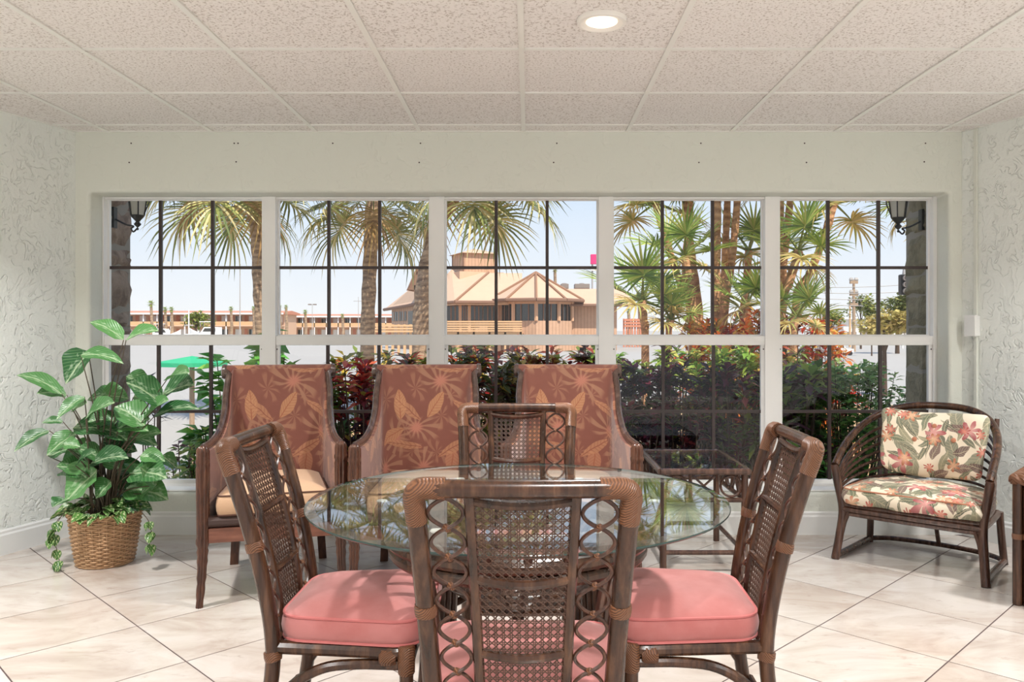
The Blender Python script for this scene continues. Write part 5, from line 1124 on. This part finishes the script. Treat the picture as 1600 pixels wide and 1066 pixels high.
# small boats
def boat(px, py, Y, Lm, lab, s=1):
    q = P(px, py, Y); q.z = GZ; t_ = thing('motor_boat', lab, 'boat', q)
    m = MB(); secs = [(-.5, .30, 0), (-.2, .34, -.02), (.2, .30, 0), (.42, .14, .10), (.5, .01, .16)]; vs = []
    for f, w_, up in secs: vs += [(s*f*Lm, -w_*Lm*.5, Lm*(.24+up)), (s*f*Lm, -w_*Lm*.35, Lm*.06), (s*f*Lm, 0, 0.0+Lm*max(0, up)*.5), (s*f*Lm, w_*Lm*.35, Lm*.06), (s*f*Lm, w_*Lm*.5, Lm*(.24+up))]
    fs = [(i*5+j, i*5+j+1, i*5+6+j, i*5+5+j) for i in range(4) for j in range(4)]+[(i*5+4, i*5, i*5+5, i*5+9) for i in range(4)]+[(0, 1, 2, 3, 4)]; m.add(vs, fs); m.build('hull', M['boat'], t_, smooth=False)
    c_ = MB().prism([(-s*.25*Lm, -.12*Lm, .24*Lm), (s*.22*Lm, -.12*Lm, .24*Lm), (s*.10*Lm, -.12*Lm, .42*Lm), (-s*.25*Lm, -.12*Lm, .42*Lm)], (0, .24*Lm, 0)).build('cabin', M['boat'], t_, smooth=False)
    MB().prism([(-s*.18*Lm, -.125*Lm, .31*Lm), (s*.13*Lm, -.125*Lm, .31*Lm), (s*.08*Lm, -.125*Lm, .39*Lm), (-s*.18*Lm, -.125*Lm, .39*Lm)], (0, .005*Lm, 0)).build('cabin_window', M['darkglass'], c_, smooth=False)
    MB().box(-.22*Lm, .08*Lm, -.10*Lm, .10*Lm, .54*Lm, .56*Lm).build('canopy', M['boat'], t_, smooth=False)
    for x in (-.2, .06):
        for y in (-.09, .09): MB().tube([(x*Lm, y*Lm, .42*Lm), (x*Lm, y*Lm, .54*Lm)], .012*Lm, 5).build('canopy_post', M['ac'], t_)
boat(255, 520, 95, 4.2, 'white cabin boat near the first muntin of the left window'); boat(328, 520, 90, 4.6, 'larger white cabin boat right of the yacht mast', -1)
# masts, poles, lamp posts
M['polegrey'] = plain('pale_grey_pole', C(176, 170, 166), .6); M['polewood'] = plain('weathered_wood_pole', C(172, 146, 122), .9)
def pole(px, y0, y1, Y, r_, lab, cat, mat, name, extra=None):
    q = P(px, y1, Y); t_ = thing(name, lab, cat, (q.x, Y, GZ)); H = P(0, y0, Y).z-GZ
    MB().tube([(0, 0, 0), (0, 0, H)], [r_, r_*.6], 8).build('shaft', mat, t_)
    if extra: extra(t_, H, Y/FPX)
pole(375, 415, 527, 120, .10, 'tall thin flagpole in the first window', 'pole', M['polegrey'], 'flagpole', lambda t_, H, s: MB().lathe([(.02, 0), (.16, .12), (.02, .24)], 10).build('ball', M['polegrey'], t_, loc=(0, 0, H)))
def yard(t_, H, s):
    MB().tube([(-7*s, 0, H*.55), (7*s, 0, H*.55)], .07, 6).build('crossarm', M['polegrey'], t_); MB().tube([(-5*s, 0, H*.28), (5*s, 0, H*.28)], .09, 6).build('boom', M['boat'], t_)
pole(295, 484, 528, 88, .10, 'white yacht mast with crossarm among the boats', 'mast', M['boat'], 'yacht_mast', yard)
def heads(t_, H, s):
    MB().tube([(-3.5*s, 0, H-.1), (3.5*s, 0, H-.1)], .06, 6).build('arm', M['polegrey'], t_)
    for x in (-4, 4): MB().box(x*s-.22, x*s+.22, -.3, .3, H-.2, H).build('lamp_head', M['ac'], t_, smooth=False)
pole(488, 475, 527, 130, .07, 'twin-headed lamp post above the motel roof', 'lamp post', M['polegrey'], 'lamp_post', heads)
pole(560, 464, 527, 130, .07, 'thin antenna mast left of the straight palm', 'pole', M['polegrey'], 'antenna_mast', lambda t_, H, s: MB().tube([(-.8, 0, H*.9), (.8, 0, H*.9)], .05, 5).build('crossarm', M['polegrey'], t_))
def arms(t_, H, s):
    for f in (.97, .80, .66): MB().box(-6*s, 6*s, -.1, .1, H*f-.1, H*f+.1).build('crossarm', M['polewood'], t_, smooth=False)
    for f in (.97, .80):
        for x in (-5, -2.5, 2.5, 5): MB().lathe([(.08, 0), (.12, .1), (.06, .25)], 8).build('insulator', M['polegrey'], t_, loc=(x*s, 0, H*f+.1))
pole(1334, 438, 522, 60, .16, 'wooden utility pole with crossarms in the fifth window', 'utility pole', M['polewood'], 'utility_pole', arms)
pole(1328, 470, 522, 75, .12, 'shorter pale pole left of the utility pole', 'pole', M['deck'], 'short_pole', lambda t_, H, s: MB().lathe([(.2, 0), (.2, .1), (.03, .2)], 8).build('cap', M['polegrey'], t_, loc=(0, 0, H)))
pole(1410, 458, 522, 70, .10, 'thin white pole beside the traffic light', 'pole', M['greyroof'], 'thin_pole', lambda t_, H, s: MB().lathe([(.16, 0), (.16, .1), (.03, .2)], 8).build('cap', M['polegrey'], t_, loc=(0, 0, H)))
for i, (y0, y1) in enumerate(((447, 440), (455, 452), (464, 462), (472, 474))):
    a, b = P(1225, y0, 59.87), P(1470, y1, 59.87); o = MB().tube([lerp(a, b, q/8)-Vector((0, 0, .25*math.sin(PI*q/8))) for q in range(9)], .025, 4).build('overhead_wire', M['polegrey']); tag(o, '%s overhead wire crossing the sky in the fifth window' % ('topmost', 'second', 'third', 'lowest')[i], 'wire', 'overhead wires')
# traffic light
q = P(1412, 445, 30); t_ = thing('traffic_light', 'black traffic signal with three lamps beside the right pillar', 'traffic light', q)
MB().bbox(-.16, .16, -.12, .12, -.38, .38, .03).build('housing', M['iron'], t_)
for i in range(3): MB().lathe([(.10, 0), (.11, .12), (.085, .12), (.08, .02), (.01, .02)], 14).build('visor', M['ac'], t_, loc=(0, -.12, -.24+.24*i), rot=(R(90), 0, 0))
MB().box(.16, .30, -.02, .02, -.36, .40).build('back_plate', M['greyroof'], t_, smooth=False)
MB().tube([(0, 0, .38), (0, 0, .62), (3.2, .2, .72), (3.2, .2, -4)], .06, 8).build('mast_arm', M['polegrey'], t_)
# green street sign
q = P(1284, 485, 40); t_ = thing('street_sign', 'small green street sign left of the second muntin, fifth window', 'sign', (q.x, 40, GZ)); M['signgreen'] = plain('sign_green', C(64, 164, 110), .5, var=.03)
MB().tube([(0, .05, 0), (0, .05, q.z-GZ+.1)], .05, 8).build('sign_post', M['polegrey'], t_); MB().bbox(-.30, .30, -.02, .02, q.z-GZ-.10, q.z-GZ+.10, .01).build('panel', M['signgreen'], t_); MB().box(-.20, .20, -.024, -.02, q.z-GZ-.02, q.z-GZ+.02).build('lettering_strip', M['boat'], t_, smooth=False)
# pink sign box
q = P(938, 413, 90); t_ = thing('pink_sign', 'bright pink box sign on posts above the right wing roof', 'sign', (q.x, 90, GZ)); M['pinksign'] = plain('hot_pink_sign', C(236, 60, 122), .4, var=.04); H = q.z-GZ
MB().bbox(-1.1, 1.1, -.3, .3, H, H+1.1, .04).build('sign_box', M['pinksign'], t_); MB().box(-1.1, 1.1, -.2, .2, H-.75, H-.5).build('lower_panel', M['greyroof'], t_, smooth=False)
for x in (-.9, .9): MB().tube([(x, 0, 0), (x, 0, H)], .10, 8).build('post', M['polegrey'], t_)
# white pickup
q = P(1318, 518, 42); t_ = thing('pickup_truck', 'small white pickup truck parked below the utility pole', 'truck', (q.x, 42, GZ+.25), R(8)); s = .62
MB().prism([(-.9*s, 0, .3*s), (.95*s, 0, .3*s), (.95*s, 0, .62*s), (.2*s, 0, .66*s), (-.9*s, 0, .66*s)], (0, 1.1*s, 0)).build('body', M['boat'], t_, smooth=False)
cb = MB().prism([(-.62*s, .05*s, .66*s), (.22*s, .05*s, .66*s), (.08*s, .05*s, 1.0*s), (-.50*s, .05*s, 1.0*s)], (0, 1.0*s, 0)).build('cab', M['boat'], t_, smooth=False)
for a, b in ((-.52, -.28), (-.20, .08)): MB().prism([(a*s, .03*s, .70*s), (b*s, .03*s, .70*s), (b*s-.03*s, .03*s, .95*s), (a*s+.04*s, .03*s, .95*s)], (0, .02*s, 0)).build('side_window', M['darkglass'], cb, smooth=False)
for x in (-.6, .62):
    for y in (.08, 1.02): MB().tube([(x*s, y*s-.08*s, .25*s), (x*s, y*s+.08*s, .25*s)], .2*s, 16).build('wheel', M['iron'], t_)
MB().box(-.95*s, -.9*s, .05*s, 1.05*s, .32*s, .42*s).build('bumper', M['ac'], t_, smooth=False)
# long white wall beyond the truck
a = P(1318, 0, 85).x; b = P(1420, 0, 85).x; t_ = thing('white_building', 'long low white building beneath the far trees', 'building', ((a+b)/2, 85, GZ)); Lh = (b-a)/2
MB().box(-Lh, Lh, 0, 6, 0, P(0, 499, 85).z-GZ).build('wall', M['greyroof'], t_, smooth=False); MB().prism([(-Lh-.3, -.5, P(0, 499, 85).z-GZ), (-Lh-.3, 6.5, P(0, 499, 85).z-GZ), (-Lh-.3, 3, P(0, 494, 85).z-GZ)], (2*Lh+.6, 0, 0)).build('roof', M['boat'], t_, smooth=False)
for i in range(4): x = lerp(-Lh, Lh, (i+.5)/4); MB().box(x-.5, x+.5, -.05, 0, .6, 1.4).build('window', M['ac'], t_, smooth=False)
# trees
def tree(px, ytop, ybot, wpx, Y, pal, lab, seed, n=520, sz=.32, name='broad_tree', trunk=True, grp=None):
    r = random.Random(seed); k_ = Y/FPX; q = P(px, ybot, Y); base = Vector((q.x, Y, GZ)); zt, zb = P(0, ytop, Y).z-GZ, P(0, ybot, Y).z-GZ; t_ = thing(name, lab, 'tree', base, 0, grp); mb = MB(); mb.col = []; rx = wpx*k_/2; cz = (zt+zb)/2; rz = (zt-zb)/2
    lobes = [(r.uniform(-.6, .6)*rx, r.uniform(-.5, .5)*rx, cz+r.uniform(-.4, .45)*rz, r.uniform(.42, .6)) for _ in range(9)]
    for i in range(n):
        lx, ly, lz, lr = lobes[i % 9]; d = Vector((r.gauss(0, 1), r.gauss(0, 1), r.gauss(0, 1))).normalized(); p_ = Vector((lx+d.x*rx*lr, ly+d.y*rx*lr, lz+d.z*rz*lr))
        leaf4(mb, p_, Vector((r.uniform(-1, 1), r.uniform(-1, 1), r.uniform(-.4, .8))), sz*r.uniform(.7, 1.3), sz*.32, pick(pal, r), r=r)
    tag(mb.build('foliage', M['folfar'], t_, smooth=False), kind='stuff')
    m = MB(); m.tube([(0, 0, 0), (0, 0, cz)], [rx*.10, rx*.05], 7)
    for l in lobes[:5]: m.tube([(0, 0, cz*.6), (l[0]*.6, l[1]*.6, l[2])], [rx*.05, rx*.02], 5)
    m.build('trunk', M['twig'], t_)
tp1 = [(3, C(128, 138, 78)), (2, C(164, 160, 96)), (2, C(96, 108, 64))]; tp2 = [(3, C(150, 164, 78)), (2, C(190, 186, 104)), (1, C(116, 132, 66))]; tp3 = [(3, C(214, 196, 122)), (2, C(190, 180, 100)), (1, C(232, 206, 140))]
tree(306, 483, 515, 46, 115, tp2, 'round green tree before the motel row', 301, 700, .55)
tree(1402, 455, 500, 70, 55, tp1, 'large olive tree behind the traffic light', 302, 1100, .34)
tree(1345, 460, 500, 34, 68, tp1, 'dark sparse tree beside the utility pole', 303, 500, .30)
tree(1362, 462, 505, 24, 50, tp2, 'yellow-green slender tree right of the utility pole', 304, 420, .26)
tree(1300, 487, 512, 40, 50, tp2, 'low green tree left of the utility pole', 305, 450, .28)
tree(1382, 486, 528, 90, 20, tp3, 'pale yellow-green feathery shrub before the right pillar', 306, 1500, .15, 'feathery_shrub')
for i, (px, yt, w_, lab) in enumerate(((236, 475, 17, 'tallest small palm above the motel roof at far left'), (258, 484, 14, 'small palm right of the tallest motel palm'), (268, 484, 14, 'small palm beside the first muntin of the left window'), (437, 479, 11, 'small palm just right of the first mullion'), (447, 480, 11, 'second small palm right of the first mullion'), (477, 488, 13, 'small palm in front of the coral motel roof'), (535, 494, 12, 'bushy small palm at the middle of the coral motel row'), (361, 483, 13, 'small palm behind the motel roof ridge'), (396, 482, 11, 'small palm left of the leaning cabbage palm trunk'), (867, 422, 13, 'dark palm rising behind the pavilion roof'), (998, 462, 12, 'small distant palm left of the palm clump'), (982, 486, 13, 'small far palm above the coral fence'))):
    Y = 95 if i < 9 else 80; q = P(px, yt, Y); base = Vector((q.x, Y, GZ)); t_ = thing('distant_palm', lab, 'palm tree', base, 0, 'small distant palms'); H = q.z-GZ
    MB().tube([(0, 0, 0), (.1, 0, H*.5), (0, 0, H)], [.24, .17, .15], 7).build('trunk', M['sabal'], t_)
    for j in range(11): inst('frond', PF[j % 2], t_, (0, 0, H), (0, -R(lerp(70, -40, j/10)), R(j*137.5)), w_*Y/FPX*.55)
# green canopy over the path
M['canopy'] = plain('bright_green_canvas', C(52, 178, 128), .7, var=.06); q = P(300, 566, 9.0); t_ = thing('green_canopy', 'bright green canvas canopy on a tan post outside the left window', 'canopy', (q.x, 9.0, GZ)); H = q.z-GZ
m = MB(); n = 8; vs = [(0, 0, H+.07)]
for k_ in range(n): a = 2*PI*k_/n; vs += [(.40*math.cos(a), .34*math.sin(a), H)]
for k_ in range(n): a = 2*PI*(k_+.0)/n; vs += [(.40*math.cos(a), .34*math.sin(a), H-.045)]
m.add(vs, [(0, 1+k_, 1+(k_+1) % n) for k_ in range(n)]+[(1+k_, 1+n+k_, 1+n+(k_+1) % n, 1+(k_+1) % n) for k_ in range(n)]); m.build('canvas', M['canopy'], t_, smooth=False)
MB().tube([(0, 0, 0), (0, 0, H+.05)], .03, 8).build('post', M['polewood'], t_)
for k_ in range(n): a = 2*PI*k_/n; MB().tube([(0, 0, H+.04), (.39*math.cos(a), .33*math.sin(a), H-.01)], .006, 4).build('rib', M['polegrey'], t_)
